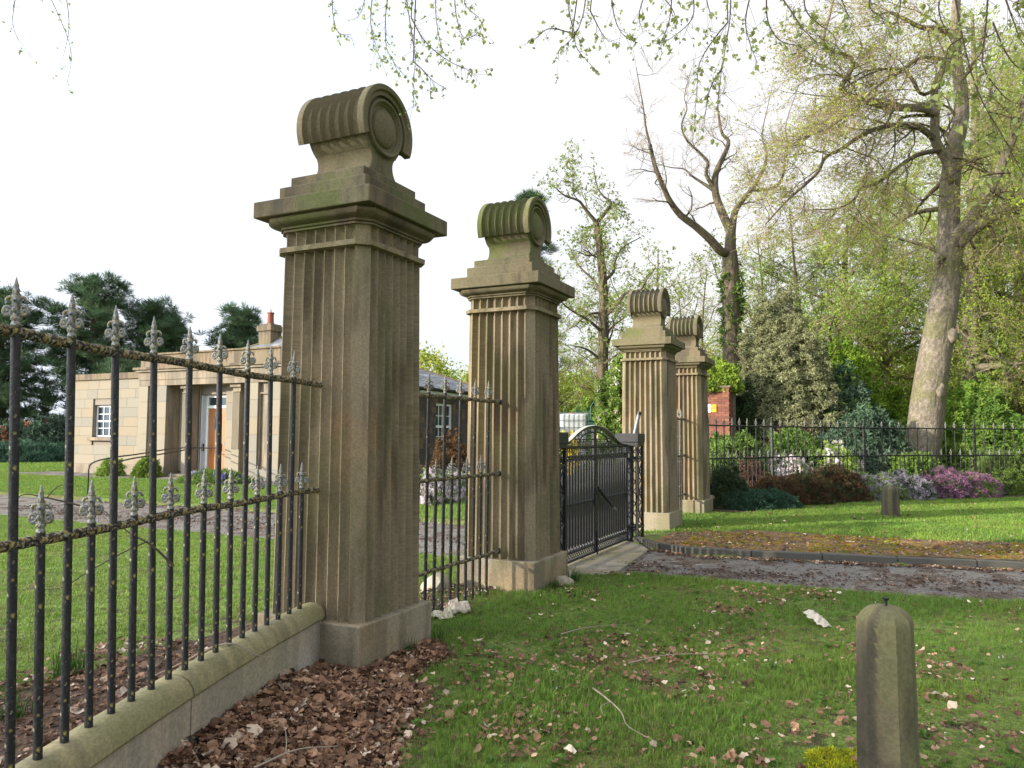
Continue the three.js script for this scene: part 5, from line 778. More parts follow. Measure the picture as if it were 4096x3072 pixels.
// heathers and juniper in the bed on the lawn side of the far railings
const bedAt = (s, o) => { const a = right(s); return [a.x + a.nx * o, a.z + a.nz * o]; };
const G2 = 'low plants in the bed before the far railings';
[[0.95, 0.5, 0.55, 0.42, 0.5, 'juniper', 'low blue green juniper against the fourth pier', clumpUp, M.juniper, {}], [1.7, 0.75, 0.5, 0.36, 0.45, 'juniper', 'low blue green juniper at the corner of the heather bed', clumpUp, M.juniper, {}],
 [0.9, 0.05, 0.6, 0.95, 0.45, 'yew_shrub', 'dark olive shrub rising behind the blue green juniper', clumpFine, M.leafDark, {}], [2.5, 0.35, 0.8, 0.72, 0.6, 'heather', 'brown withered heather beside the juniper', clumpUp, M.heathBrown, {}], [3.7, 0.3, 0.9, 0.72, 0.6, 'heather', 'wide brown heather with green shoots in the bed', clumpUp, M.heathBrown, { flower: { amount: 0.35, mat: M.leafDark } }], [4.9, 0.3, 0.85, 0.82, 0.6, 'heather', 'tall brown heather beside the silver heather', clumpUp, M.heathBrown, { flower: { amount: 0.3, mat: M.leafDark } }],
 [6.2, 0.4, 0.75, 0.62, 0.6, 'heather', 'silver white heather beside the brown heather', clumpUp, M.heathSilver, { flower: { amount: 0.5, mat: M.leafMid } }], [7.35, 0.4, 0.8, 0.66, 0.6, 'heather', 'silver white heather beside the purple heather', clumpUp, M.heathSilver, { flower: { amount: 0.3, mat: M.leafDark } }],
 [8.7, 0.35, 0.85, 0.72, 0.6, 'heather', 'purple pink heather beside the silver heather', clumpUp, M.heathPink, { flower: { amount: 0.3, mat: M.leafDark } }], [9.7, 0.35, 0.75, 0.62, 0.55, 'heather', 'purple pink heather at the wooden fence end of the bed', clumpUp, M.heathPink, { flower: { amount: 0.35, mat: M.leafMid } }], [10.9, -0.2, 0.5, 0.6, 0.5, 'yew_shrub', 'small dark shrub beyond the purple heather', clumpFine, M.leafDark, {}], [11.4, -0.5, 0.9, 1.3, 0.7, 'juniper', 'feathery green conifer leaning through the far railings', clumpUp, M.leafMid, {}]]
  .forEach(([s, o, rx, ry, rz, name, label, geo, m, ex]) => { const [x, z] = bedAt(s, o); shrub(name, label, G2, x, z, rx * 1.15, ry, rz * 1.25, Math.round(1500 * rx), geo, m, { size: 0.13, stems: 8, stemR: 0.012, inner: 0.4, tint: vary([0.75, 0.78, 0.75], [1.2, 1.15, 1.1]), ...ex }); });
// garden behind the railings and round the lodge
const G3 = 'garden shrubs round the lodge';
shrub('rhododendron', 'big garden rhododendron with red flowers under the pines', G3, 24.2, -39.5, 2.6, 2.5, 2.4, 1800, clumpSmall, M.leafGloss, { size: 0.34, flower: { amount: 0.05, mat: M.flowerRed } }); shrub('rhododendron', 'garden rhododendron with peach flowers under the pines', G3, 22.4, -41.5, 2.4, 2.1, 2.2, 1500, clumpSmall, M.leafGloss, { size: 0.34, flower: { amount: 0.35, mat: M.flowerPeach } }); shrub('azalea', 'peach flowered azalea at the corner of the lodge wing', G3, 23.8, -34.3, 1.3, 2.2, 1.2, 900, clumpSmall, M.leafMid, { size: 0.28, flower: { amount: 0.8, mat: M.flowerPeach } });
shrub('hedge', 'low green hedge below the garden rhododendrons', G3, 21.2, -37.5, 3.6, 0.9, 3.2, 1600, clumpUp, M.juniper, { size: 0.4 }); shrub('hedge', 'long dark garden hedge under the pines', G3, 22, -46, 6, 2.2, 4, 2200, clumpSmall, M.leafDark, { size: 0.42 });
shrub('porch_shrub', 'small yellow green shrub at the wing of the lodge', G3, 13.6, -20.9, 0.4, 0.62, 0.45, 300, clumpSmall, M.leafBright, { size: 0.15 }); shrub('porch_shrub', 'rounded green shrub before the porch pilaster', G3, 13.5, -19.0, 0.45, 0.7, 0.45, 450, clumpSmall, M.leafMid, { size: 0.15, tint: vary([1, 1, 0.8], [1.3, 1.2, 0.8]) });
shrub('bluebells', 'leafy clump of bluebells beside the lodge steps', G3, 12.9, -15.1, 1.0, 0.32, 1.2, 500, clumpUp, M.leafMid, { size: 0.22, stems: 0, category: 'flowers', flower: { amount: 0.07, mat: M.bluebell, geo: clumpSmall[0] } });
shrub('rust_shrub', 'rusty brown bush before the rubble side wall of the lodge', G3, 12.9, -6.6, 0.9, 1.5, 0.8, 900, clumpFine, M.heathBrown, { size: 0.17, tint: vary([1.2, 1.1, 0.9], [1.6, 1.4, 1]) }); shrub('blossom_shrub', 'low pink and white blossom bed before the rubble wall', G3, 11.2, -5.9, 1.5, 0.75, 0.6, 800, clumpFine, M.leafMid, { size: 0.15, flower: { amount: 0.6, mat: M.flowerWhite } });
shrub('gorse', 'bright yellow gorse behind the iron gate', G3, 17.7, -5.3, 0.5, 1.75, 0.5, 500, clumpFine, M.leafBright, { size: 0.16, flower: { amount: 0.7, mat: M.flowerYellow } }); shrub('cherry_laurel', 'leafy green laurel behind the iron gate post', G3, 19.5, -4.1, 1.2, 4.0, 1.1, 1700, clumpSmall, M.leafMid, { size: 0.24, tint: vary([0.8, 0.9, 0.7], [1.3, 1.2, 1]), flower: { amount: 0.12, mat: M.flowerWhite } });
shrub('cherry_laurel', 'wide laurel behind the piers beyond the gate', G3, 22, -4.4, 1.6, 4.6, 1.2, 2000, clumpSmall, M.leafMid, { size: 0.26, tint: vary([0.8, 0.9, 0.7], [1.4, 1.25, 1]) }); shrub('cherry_laurel', 'low hedge laurel closing the drive behind the gate', G3, 26, -7.5, 2.6, 2.6, 1.6, 1800, clumpSmall, M.leafMid, { size: 0.3, tint: vary([0.9, 0.95, 0.7], [1.3, 1.2, 0.8]) });
// shade trees outside the picture, up-sun of the piers
const G4 = 'roadside trees that shade the piers';
[[0.7, 27, 14, 501, 'tall roadside tree in line with the first pier', 1.35], [4.4, 29, 15, 502, 'tall roadside tree in line with the front lawn', 2.1], [8.2, 31, 15, 503, 'tall roadside tree at the far end of the road', 2.0]].forEach(([e, d, h, s, label, dens]) => { const x = -0.725 * d - 0.689 * e, z = -0.689 * d + 0.725 * e; tree('roadside_beech', label, G4, autoLimbs(x, z, h, 0.4, s, 14, 4.2, 0.3, 0.1), { seed: s, bark: M.beechBark, spray: thickSpray, leafMat: M.leafMid, dens, len: 1.5, levels: 0, sprays: 5, spraySize: 1.5, trunkFrom: 0.35, pull: [0, 0, 0] }); });
// the wood goes on along the road to the right of the picture
[[15, 14.5, 15, 0.42, 405, 'roadside tree opposite the far bollard'], [10.5, 13.5, 14, 0.42, 402, 'roadside tree right of the picture opposite the iron gate'], [19, 15.5, 15, 0.45, 403, 'roadside tree right of the picture at the end of the lawn']].forEach(([x, z, h, r, s, label]) => { const t = tree('verge_tree', label, 'trees along the road right of the picture', autoLimbs(x, z, h, r, s, 9, 6, 0.15, 0), { seed: s, bark: M.beechBark, spray: thickSpray, leafMat: M.leafSpring, tint: vary([0.6, 0.75, 0.6], [0.8, 0.9, 0.6]), dens: 1.3, len: 2, levels: 0, subs: 2, sprays: 5, spraySize: 1.7, trunkFrom: 0.15 }); });

// ------------------------------------------------------------------ overhanging beech: trunk behind the viewer, boughs above the frame, hanging twigs in young leaf
{
  const base = [-9, 0, 4.6], t = thing('overhanging_beech', 'young beech leaves on thin twigs hanging over the railings and lawn', 'tree', null, base), R = rng(55), o = (p) => [p[0] - base[0], p[1], p[2] - base[2]];
  part('trunk', tube(smoothLine([[0, -0.2, 0], [0.1, 2, 0], [0.3, 4.5, -0.2], [0.4, 7, -0.4]], 12), (u) => lerp(0.42, 0.26, u), 16, 0.05, 3), M.beechBark, t);
  const limbs = [[[-8.6, 5.5, 4.3], [-5, 7.6, 3.6], [-2, 7.6, 2.5], [0, 7.2, 1], [0.6, 7.1, -1.5], [0.3, 7.1, -3.9]], [[-8.6, 6, 4.3], [-5, 6.9, 4.7], [-1.5, 6.6, 4.7], [1.3, 6.2, 4.4], [2.4, 6.0, 4.0]], [[-2, 7.5, 2.5], [0.2, 6.9, 2.6], [1.6, 6.5, 2.6]], [[-8.6, 6.6, 4.2], [-6.4, 9, 1], [-5.2, 10.5, -2]], [[-8.6, 6.8, 4.2], [-8.2, 10, 6.5], [-6, 11.5, 9]]].map((l) => smoothLine(l, 30));
  limbs.forEach((l, i) => part('limb', tube(l.map(o), (u) => lerp(0.16, 0.03, u), 8, 0.08, i), M.darkBark, t));
  const all = limbs.slice(0, 3).flat(), wood = [], leaf = [[], [], []];
  const one = (fold, curl) => { const l = [], n = 4; const row = (u) => { const w = Math.sin(Math.PI * Math.pow(u, 0.8)) * 0.36, y = u, c = -curl * u * u; return [V(-w, y, c + fold * w), V(0, y, c), V(w, y, c + fold * w)]; }; for (let k = 0; k < n; k++) { const a = row(k / n), b = row((k + 1) / n); for (let q = 0; q < 2; q++) for (const v of [a[q], a[q + 1], b[q], b[q], a[q + 1], b[q + 1]]) l.push(v.x, v.y, v.z); } return fromList(l); };
  const geos = [one(0.7, 0.15), one(0.3, 0.3), one(1.1, 0.05)];
  const cam = V(-4.657, 1.6, 3.6);
  hangTwigs.forEach((pts, ti) => {
    const line = smoothLine(pts.map(o), pts.length * 5), P = line.map((p) => V(...p)); const dist = P[0].clone().add(V(...base)).distanceTo(cam), near = dist < 4.6;
    wood.push(tube(line, (u) => lerp(near ? 0.0042 : 0.0048, 0.0012, u), 5));
    if (pts[0][1] > 4.15) { let best = null, bd = 1e9; for (const q of all) { const d = Math.hypot(q[0] - pts[0][0], (q[1] - pts[0][1]) * 0.6, q[2] - pts[0][2]); if (d < bd) { bd = d; best = q; } } wood.push(tube(smoothLine([best, [(best[0] + pts[0][0]) / 2, Math.max(best[1], pts[0][1]) - 0.1, (best[2] + pts[0][2]) / 2], pts[0]].map(o), 10), (u) => lerp(0.012, 0.0042, u), 5)); }
    let len = 0; for (let k = 1; k < P.length; k++) len += P[k].distanceTo(P[k - 1]);
    const nodes = Math.max(5, Math.round(len / (pts[0][2] < -3 ? 0.12 : near ? 0.026 : 0.026)));
    for (let k = 0; k < nodes; k++) {
      const u = (k + R()) / nodes * 0.98 + 0.02, j = Math.min(P.length - 2, Math.floor(u * (P.length - 1))), a = P[j].clone().lerp(P[j + 1], u * (P.length - 1) - j), tan = P[j + 1].clone().sub(P[j]).normalize();
      const d = randDir(R).addScaledVector(tan, 0.8).add(V(0, -0.35, 0)).normalize(), L2 = lerp(0.05, 0.2, R() * R()) * (near ? 0.8 : 1.2), e = a.clone().addScaledVector(d, L2); const w = []; stick(w, a, e, 0.0014, 0.0008); wood.push(fromList(w));
      const m = 1 + Math.floor(R() * (near ? 2.7 : 3.2)); for (let q = 0; q < m; q++) { const p = a.clone().lerp(e, 0.55 + 0.45 * R()), dd = randDir(R).multiplyScalar(0.8).add(V(0, -0.75, 0)).normalize(), s = (near ? 0.042 : 0.03) * (0.6 + 0.65 * R()); leaf[Math.floor(R() * 3)].push({ m: place(p, dd, s, R), c: vary([0.85, 0.95, 0.85], [1.1, 1.05, 0.7])(R) }); }
    }
  });
  part('twigs', merge(wood.map((g) => { g.deleteAttribute('uv'); return g; })), M.twigDark, t); leaf.forEach((l, i) => copies('leaves', geos[i], M.leafNear, l, t));
  // the crown above the frame
  const sp = []; limbs.forEach((l) => l.forEach((p, i) => { if (i > 6 && (p[1] > 7.4 || p[0] < -5)) for (let k = 0; k < 3; k++) sp.push([V(...o(p)).add(randDir(R).multiplyScalar(0.8).add(V(0, 0.7, 0))), randDir(R).add(V(0, 0.5, 0)).normalize()]); })); addSprays(t, sp, { spray: thickSpray, leafMat: M.leafSpring, tint: spring, spraySize: 1.1 }, R);
}

// ------------------------------------------------------------------ bollards, brick wall, signs, tanks, fence panel
function makeBollard(label, x, z, w, h, lean, turn) {
  const b = thing('stone_bollard', label, 'bollard', 'octagonal stone bollards', [x, -0.05, z], turn); b.rotation.x = lean[0]; b.rotation.z = lean[1];
  const R = rng(Math.round(x * 100)), rings = [], oct = (r, y, ch = 0.46) => { const a = r * (1 - ch), p = []; [[-a, r], [a, r], [r, a], [r, -a], [a, -r], [-a, -r], [-r, -a], [-r, a]].forEach(([X, Z], i, arr) => { const [X2, Z2] = arr[(i + 1) % 8]; for (let k = 0; k < 4; k++) { const q = lerp(X, X2, k / 4), s = lerp(Z, Z2, k / 4), n = 1 + 0.02 * (hash(i * 4 + k, Math.round(y * 30), 3) - 0.5); p.push([q * n, y, s * n]); } }); return p; };
  for (let k = 0; k <= 14; k++) { const u = k / 14; rings.push(oct(w * lerp(0.52, 0.47, u), (h + 0.05 - w * 0.36) * u - 0.12 * (1 - u))); }
  for (let k = 1; k <= 7; k++) { const a = k / 7 * Math.PI / 2 * 0.97; rings.push(oct(w * 0.47 * Math.pow(Math.cos(a), 0.85), h + 0.05 - w * 0.36 + w * 0.36 * Math.sin(a), 0.46)); }
  part('shaft', uvWrap(loft(rings, 0.55), 0.14, x, z), M.bollard, b);
  return b;
}
const nb = makeBollard('mossy octagonal stone bollard with an iron pin in its top', -0.716, 3.59, 0.238, 0.836, [0.0, 0.0], -0.14);
part('iron_pin', merge([rod([-0.012, 0.87, 0.01], [-0.012, 0.905, 0.01], 0.005, 0.006, 8), rod([-0.012, 0.905, 0.01], [-0.012, 0.917, 0.01], 0.006, 0.015, 10), rod([-0.012, 0.917, 0.01], [-0.012, 0.92, 0.01], 0.015, 0.015, 10)]), M.blackIron, nb);
makeBollard('small stone bollard without a pin on the lawn beyond the drive', 12.5, 3.72, 0.3, 0.64, [0, 0], 0.35);
{
  const w = thing('brick_wall', 'red brick wall end with yellow sign and ivy on top', 'wall'); part('mortar_core', box(19.66, 20.9, -0.05, 3.12, -1.99, -0.66), M.mortar, w);
  const R = rng(61); for (let r = 0; r < 42; r++) { const y = -0.02 + r * 0.075; for (let k = -1; k < 7; k++) { const a = -2.0 + k * 0.225 + (r % 2) * 0.1125, z0 = Math.max(-2.0, a), z1 = Math.min(-0.645, a + 0.215); if (z1 - z0 < 0.04) continue; piece('brick', M.brick[Math.floor(R() * 5)], w, 19.645 - 0.004 * R(), 19.75, y, y + 0.065, z0, z1); } }
  for (let r = 0; r < 42; r++) { const y = -0.02 + r * 0.075; for (let k = 0; k < 6; k++) { const a = 19.755 + k * 0.225 - (r % 2) * 0.1125, x0 = Math.max(19.755, a), x1 = Math.min(20.9, a + 0.215); if (x1 - x0 < 0.04 || k > 2) continue; piece('brick', M.brick[Math.floor(R() * 5)], w, x0, x1, y, y + 0.065, -0.66, -0.645 + 0.003 * R()); } }
  piece('coping_slab', M.trimDark, w, 19.6, 20.95, 3.121, 3.18, -2.05, -0.6);
  const c = document.createElement('canvas'); c.width = 128; c.height = 200; const x = c.getContext('2d'); x.fillStyle = '#e9a712'; x.fillRect(0, 0, 128, 200); x.strokeStyle = '#2a1c08'; x.lineWidth = 9; x.beginPath(); x.moveTo(64, 24); x.lineTo(112, 106); x.lineTo(16, 106); x.closePath(); x.stroke(); x.fillStyle = '#2a1c08'; x.beginPath(); x.moveTo(66, 48); x.lineTo(54, 76); x.lineTo(66, 76); x.lineTo(56, 98); x.lineTo(80, 68); x.lineTo(68, 68); x.lineTo(76, 48); x.closePath(); x.fill(); x.fillStyle = '#8a6a14'; for (let k = 0; k < 4; k++) x.fillRect(20, 128 + k * 16, 88 - k * 8, 4);
  const st = new THREE.CanvasTexture(c); st.colorSpace = THREE.SRGBColorSpace;
  const s = thing('warning_sign', 'yellow warning sign with black triangle on the brick wall', 'sign', null, [19.615, 2.355, -1.113]); part('plate', box(0, 0.012, 0, 0.24, -0.077, 0.077), std({ color: rgb(226, 166, 24) }), s); const f = part('print', new THREE.PlaneGeometry(0.15, 0.236).rotateY(-Math.PI / 2), std({ map: st, roughness: 0.5 }), s); f.position.set(-0.003, 0.12, 0);
  const ws = thing('notice_plate', 'white notice plate beside the yellow sign on the brick wall', 'sign', null, [19.615, 2.345, -1.29]); part('plate', rbox(0, 0.012, 0, 0.26, -0.085, 0.085, 0.004), M.white, ws);
  const p = thing('fence_panel', 'weathered wooden board fence panel at the edge of the wood', 'fence', null, [39, 0, 6.6], -1.12); M.board = toneSet([[156, 140, 108], [142, 128, 100], [168, 150, 116]]);
  for (let k = 0; k < 22; k++) piece('board', M.board[Math.floor(R() * 3)], p, -2.2 + k * 0.15, -2.06 + k * 0.15, 0.05, 2.1 + 0.03 * R(), -0.01, 0.012); for (const X of [-2.2, 1.1]) piece('post', M.board[1], p, X, X + 0.12, -0.1, 2.75, -0.12, -0.02); piece('batten', M.board[1], p, -2.2, 1.1, 0.5, 0.6, -0.06, -0.012); piece('batten', M.board[1], p, -2.2, 1.1, 1.6, 1.7, -0.06, -0.012);
  M.tank = std({ color: rgb(206, 210, 206), roughness: 0.5 });
  for (let k = 0; k < 2; k++) { const b = thing('water_tank', k ? 'upper white plastic tank in a wire cage behind the iron gate' : 'lower white plastic tank in a wire cage, mostly hidden by the gate', 'tank', 'stacked caged tanks', [20.6, 0.02 + k * 1.22, -6.25], 0.5); part('bottle', rbox(-0.55, 0.55, 0.14, 1.12, -0.45, 0.45, 0.08), M.tank, b); part('lid', new THREE.CylinderGeometry(0.11, 0.11, 0.06, 12).translate(0, 1.15, 0), M.redClay, b); part('pallet', box(-0.6, 0.6, 0, 0.13, -0.5, 0.5), M.board[1], b); for (let q = 0; q <= 6; q++) { part('cage_bar', merge([rod([-0.6, 0.13, -0.5 + q / 6], [-0.6, 1.16, -0.5 + q / 6], 0.012, 0.012, 5), rod([0.6, 0.13, -0.5 + q / 6], [0.6, 1.16, -0.5 + q / 6], 0.012, 0.012, 5)]), M.steel, b); part('cage_bar', merge([rod([-0.6 + q * 0.2, 0.13, 0.5], [-0.6 + q * 0.2, 1.16, 0.5], 0.012, 0.012, 5), rod([-0.6 + q * 0.2, 0.13, -0.5], [-0.6 + q * 0.2, 1.16, -0.5], 0.012, 0.012, 5)]), M.steel, b); } for (let q = 0; q <= 4; q++) { const y = 0.15 + q * 0.25; part('cage_hoop', merge([rod([-0.61, y, -0.51], [0.61, y, -0.51], 0.012, 0.012, 5), rod([-0.61, y, 0.51], [0.61, y, 0.51], 0.012, 0.012, 5), rod([-0.61, y, -0.5], [-0.61, y, 0.5], 0.012, 0.012, 5), rod([0.61, y, -0.5], [0.61, y, 0.5], 0.012, 0.012, 5)]), M.steel, b); } }
  M.greenPaint = std({ color: rgb(30, 84, 70), roughness: 0.6 });
  const sk = thing('green_container', 'dark green metal container behind the caged tanks', 'container', null, [23.75, 0, -6.4], 0.45); part('body', rbox(-1.1, 1.1, 0.1, 2.15, -1.1, 1.1, 0.03), M.greenPaint, sk); part('lid', rbox(-1.15, 1.15, 2.15, 2.25, -1.15, 1.15, 0.03), M.greenPaint, sk); for (let k = 0; k < 7; k++) part('rib', box(-0.9 + k * 0.3, -0.82 + k * 0.3, 0.15, 2.1, 1.1, 1.14), M.greenPaint, sk);
  const mf = thing('mesh_fence', 'green wire mesh fence with posts behind the iron gate', 'fence', null, [22.7, 0, -6.3], 0.6); for (const X of [0, 2.4, 4.8]) part('post', merge([rod([X, 0, 0], [X, 2.7, 0], 0.03, 0.03, 6), rod([X, 2.7, 0], [X - 0.12, 2.9, 0.1], 0.025, 0.02, 6)]), M.greenPaint, mf); for (let k = 0; k < 9; k++) part('wire', rod([0, 0.3 + k * 0.28, 0], [4.8, 0.3 + k * 0.28, 0], 0.006, 0.006, 4), M.greenPaint, mf); for (let k = 1; k < 24; k++) part('wire', rod([k * 0.2, 0.1, 0], [k * 0.2, 2.6, 0], 0.005, 0.005, 4), M.greenPaint, mf);
}
// ------------------------------------------------------------------ litter, stones and fallen twigs
function paperGeo(seed, w, d, h) { const R = rng(seed), g = new THREE.PlaneGeometry(w, d, 30, 20).rotateX(-Math.PI / 2), p = g.attributes.position; for (let i = 0; i < p.count; i++) { const x = p.getX(i), z = p.getZ(i), e = clamp(1 - Math.max(Math.abs(x) / w, Math.abs(z) / d) * 1.9); p.setY(i, h * (0.12 + Math.pow(Math.abs(n2(x * 34, z * 34, seed) - 0.35) * 1.7, 1.1) * (0.35 + e))); p.setX(i, x + 0.04 * (n2(x * 30, z * 30, seed + 1) - 0.5)); p.setZ(i, z + 0.05 * (n2(x * 30, z * 30, seed + 2) - 0.5)); } return toCreasedNormals(g, 0.25); }
{
  const p = single('paper_scrap', paperGeo(5, 0.34, 0.2, 0.1), M.paper, 'crumpled cream paper lying by the narrow railing beside the second pier', 'paper', null); p.position.set(1.44, 0.02, 0.12); p.rotation.y = 0.5;
  const p1 = single('paper_scrap', paperGeo(8, 0.26, 0.16, 0.06), M.paper, 'flatter torn cream paper at the first pier end of the narrow railing', 'paper', null); p1.position.set(1.2, 0.015, 0.08); p1.rotation.y = 1.1;
  const p2 = single('paper_scrap', paperGeo(11, 0.24, 0.12, 0.06), M.paper, 'folded white litter in the grass near the drive', 'paper', null); p2.position.set(2.48, 0.035, 3.06); p2.rotation.set(0.1, 0.9, 0.25);
  const p3 = single('paper_scrap', paperGeo(14, 0.05, 0.04, 0.04), M.paper, 'tiny white paper scrap in the middle of the lawn', 'paper', null); p3.position.set(1.29, 0.03, 1.75);
  const R = rng(71), stone = (label, x, z, sx, sy, sz) => { const g = new THREE.IcosahedronGeometry(1, 2), q = g.attributes.position; for (let i = 0; i < q.count; i++) { const a = 0.75 + 0.5 * n2(q.getX(i) * 2 + x, q.getY(i) * 2 + q.getZ(i) * 1.7, 3); q.setXYZ(i, q.getX(i) * a, q.getY(i) * a, q.getZ(i) * a); } const m = single('stone', uvBox(toCreasedNormals(g, 0.6)), M.dwarf, label, 'stone', 'loose stones at the pier foot'); m.position.set(x, 0.02, z); m.scale.set(sx, sy, sz); m.rotation.y = R() * 6; };
  stone('loose grey stone by the slab at the foot of the second pier', 3.43, 0.36, 0.13, 0.09, 0.1); stone('flat loose stone against the plinth of the second pier', 3.1, 0.46, 0.15, 0.07, 0.11); stone('small rounded stone behind the narrow railing', 2.2, -0.55, 0.2, 0.15, 0.16);
}
function twigThing(label, lines, r, m) { const t = thing('fallen_twig', label, 'twig', null, lines[0][0]), b = lines[0][0]; lines.forEach((l, i) => part(i ? 'side_twig' : 'stem', tube(smoothLine(l.map((p) => [p[0] - b[0], p[1] - b[1], p[2] - b[2]]), l.length * 5), (u) => lerp(i ? r * 0.6 : r, r * 0.25, u), 6, 0.25, i + 3), m, t)); }
twigThing('broken twig caught in the black railing below the spearheads', [[[-2.148, 0.998, 0.62 + 0.1], [-2.218, 1.094, 0.66], [-2.284, 1.163, 0.575], [-2.338, 1.264, 0.471]].map(([x, y, z]) => [x, y, z - 0.04]), [[-2.25, 1.12, 0.63], [-2.331, 1.07, 0.56], [-2.403, 0.985, 0.43], [-2.446, 0.927, 0.35], [-2.486, 0.915, 0.27]]], 0.006, M.twigDark);
twigThing('thin curled twig hooked over a low spearhead', [[[-2.72, 1.324, 0.83], [-2.8, 1.356, 0.75], [-2.85, 1.369, 0.69], [-2.88, 1.34, 0.66]], [[-2.8, 1.356, 0.75], [-2.79, 1.4, 0.8], [-2.76, 1.41, 0.85]]], 0.004, M.twigDark);
twigThing('lichened twig lying over the rounded coping of the dwarf wall', [[[-1.6, 0.41, 0.24], [-1.53, 0.455, 0.33], [-1.47, 0.452, 0.4], [-1.42, 0.4, 0.47], [-1.37, 0.372, 0.54]], [[-1.6, 0.41, 0.24], [-1.66, 0.36, 0.16], [-1.75, 0.3, 0.05]]], 0.008, M.twigPale);
twigThing('long pale twig lying on the front lawn', [[[-0.1, 0.05, 1.96], [-0.26, 0.06, 2.1], [-0.42, 0.055, 2.24], [-0.6, 0.05, 2.34], [-0.72, 0.045, 2.52]], [[-0.3, 0.055, 2.14], [-0.4, 0.06, 2.12], [-0.5, 0.05, 2.16]]], 0.006, M.twigPale);
twigThing('mossy stick lying on the brown leaf pile', [[[-2.0, 0.12, 1.05], [-1.8, 0.14, 1.12], [-1.66, 0.13, 1.25]], [[-1.85, 0.13, 1.1], [-1.72, 0.16, 0.98], [-1.66, 0.2, 0.9]]], 0.006, M.twigPale);
twigThing('short bare twig in the lawn beside the white scrap', [[[1.0, 0.05, 1.3], [1.25, 0.06, 1.42], [1.5, 0.05, 1.62]]], 0.005, M.twigPale);
twigThing('bare twig near the leafy patch of the lawn', [[[0.5, 0.05, 2.0], [0.78, 0.06, 2.2], [1.02, 0.05, 2.55]], [[0.78, 0.06, 2.2], [0.9, 0.07, 2.2], [1.0, 0.06, 2.16]]], 0.005, M.twigPale);
twigThing('twig on the soil behind the railing', [[[-2.0, 0.06, -0.2], [-1.6, 0.08, -0.3], [-1.2, 0.06, -0.25], [-0.8, 0.07, -0.4]], [[-1.6, 0.08, -0.3], [-1.4, 0.1, -0.5], [-1.2, 0.08, -0.6]]], 0.009, M.twigPale);

// ------------------------------------------------------------------ grass, fallen leaves, moss
const camP = V(-4.657, 1.6, 3.6), fw = V(0.8983, 0.0671, -0.4342).normalize(), rt = V(0.4353, 0, 0.9003);
const seen = (x, z, pad = 0.25) => { const dx = x - camP.x, dz = z - camP.z, d = dx * 0.9003 - dz * 0.4353; if (d < 2.6) return false; return Math.abs(dx * rt.x + dz * rt.z) < d * 0.67 + pad + 0.6; };   // only ground the picture could show, with a margin
function tuftGeo(seed, n, h, w, spread) { const R = rng(seed), l = []; for (let k = 0; k < n; k++) { const a = R() * 6.28, d = V(Math.cos(a), 0, Math.sin(a)), p = V((R() - 0.5) * spread, 0, (R() - 0.5) * spread), len = h * (0.5 + 0.7 * R()), be = 0.25 + 0.75 * R(), s = V(-d.z, 0, d.x).multiplyScalar(w / 2 * (0.7 + 0.6 * R())), m = p.clone().addScaledVector(d, len * 0.22 * be).add(V(0, len * 0.6, 0)), t = p.clone().addScaledVector(d, len * 0.7 * be).add(V(0, len * (1 - 0.25 * be), 0)); const m1 = m.clone().addScaledVector(s, 0.8), m2 = m.clone().addScaledVector(s, -0.8); for (const v of [p.clone().add(s), m1, p.clone().sub(s), p.clone().sub(s), m1, m2, m1, t, m2]) l.push(v.x, v.y, v.z); } return fromList(l); }
const tufts = [tuftGeo(1, 8, 0.06, 0.0036, 0.05), tuftGeo(2, 8, 0.05, 0.0036, 0.06), tuftGeo(3, 9, 0.07, 0.0034, 0.05)], tuftsFar = [tuftGeo(4, 9, 0.05, 0.008, 0.14), tuftGeo(5, 9, 0.055, 0.009, 0.16)];
const onBed = (x, z) => { for (let s = 0; s < 13; s += 0.5) { const a = right(s); const dx = x - a.x, dz = z - a.z; if (Math.abs(dx * a.tx + dz * a.tz) < 0.3 && dx * a.nx + dz * a.nz < 1.0) return true; } return false; };
function lawn(name, label, x0, x1, z0, z1, perM, geos, ok, tint, sc) {
  const R = rng(Math.round(x0 * 7 + z0 * 13 + perM)), n = Math.round((x1 - x0) * (z1 - z0) * perM), lists = geos.map(() => []);
  for (let k = 0; k < n; k++) { const x = lerp(x0, x1, R()), z = lerp(z0, z1, R()), pick = R(), a = R(), b = R(), q = R(); if (!seen(x, z)) continue; const w = ok(x, z); if (w <= pick) continue; lists[Math.floor(a * geos.length)].push({ m: mat4(x, H(x, z) - 0.004, z, (b - 0.5) * 0.3, q * 6.28, (a - 0.5) * 0.3, sc(x, z) * (0.7 + 0.6 * b)), c: tint(x, z, R) }); }
  const g = new THREE.Group(); g.name = numbered(name); g.userData = { kind: 'stuff', label, category: 'grass' }; scene.add(g); lists.forEach((l, i) => copies('grass_blades', geos[i], M.grass, l, g));
}
const grassTint = (base, dry) => (x, z, R) => { const p = f2(x * 0.9, z * 0.9, 31), k = 0.65 + 0.7 * R(), d = R() < dry ? 1 : 0, c = d ? [0.24, 0.2, 0.09] : [lerp(base[0], base[0] * 1.5, p), lerp(base[1], base[1] * 1.18, p), base[2]]; return [c[0] * k, c[1] * k, c[2] * k]; };
const LAWN = [0.155, 0.285, 0.052];
const thin = (x, z) => step(0.25, 0.5, f2(x * 1.1 + 3, z * 1.1, 41)) * 0.75 + 0.25;
const bald = (x, z) => { let b = 0; for (const [cx, cz, r] of [[0.9, 1.75, 0.55], [0.35, 2.35, 0.4], [1.5, 2.5, 0.4], [-0.7, 2.85, 0.35], [0.2, 3.75, 0.6], [-0.2, 3.15, 0.25], [1.5, 3.9, 0.35], [2.6, 2.3, 0.3]]) b = Math.max(b, clamp(1.25 - Math.hypot((x - cx), (z - cz)) / r + 0.8 * (n2(x * 6, z * 6, 14) - 0.5))); return b; };
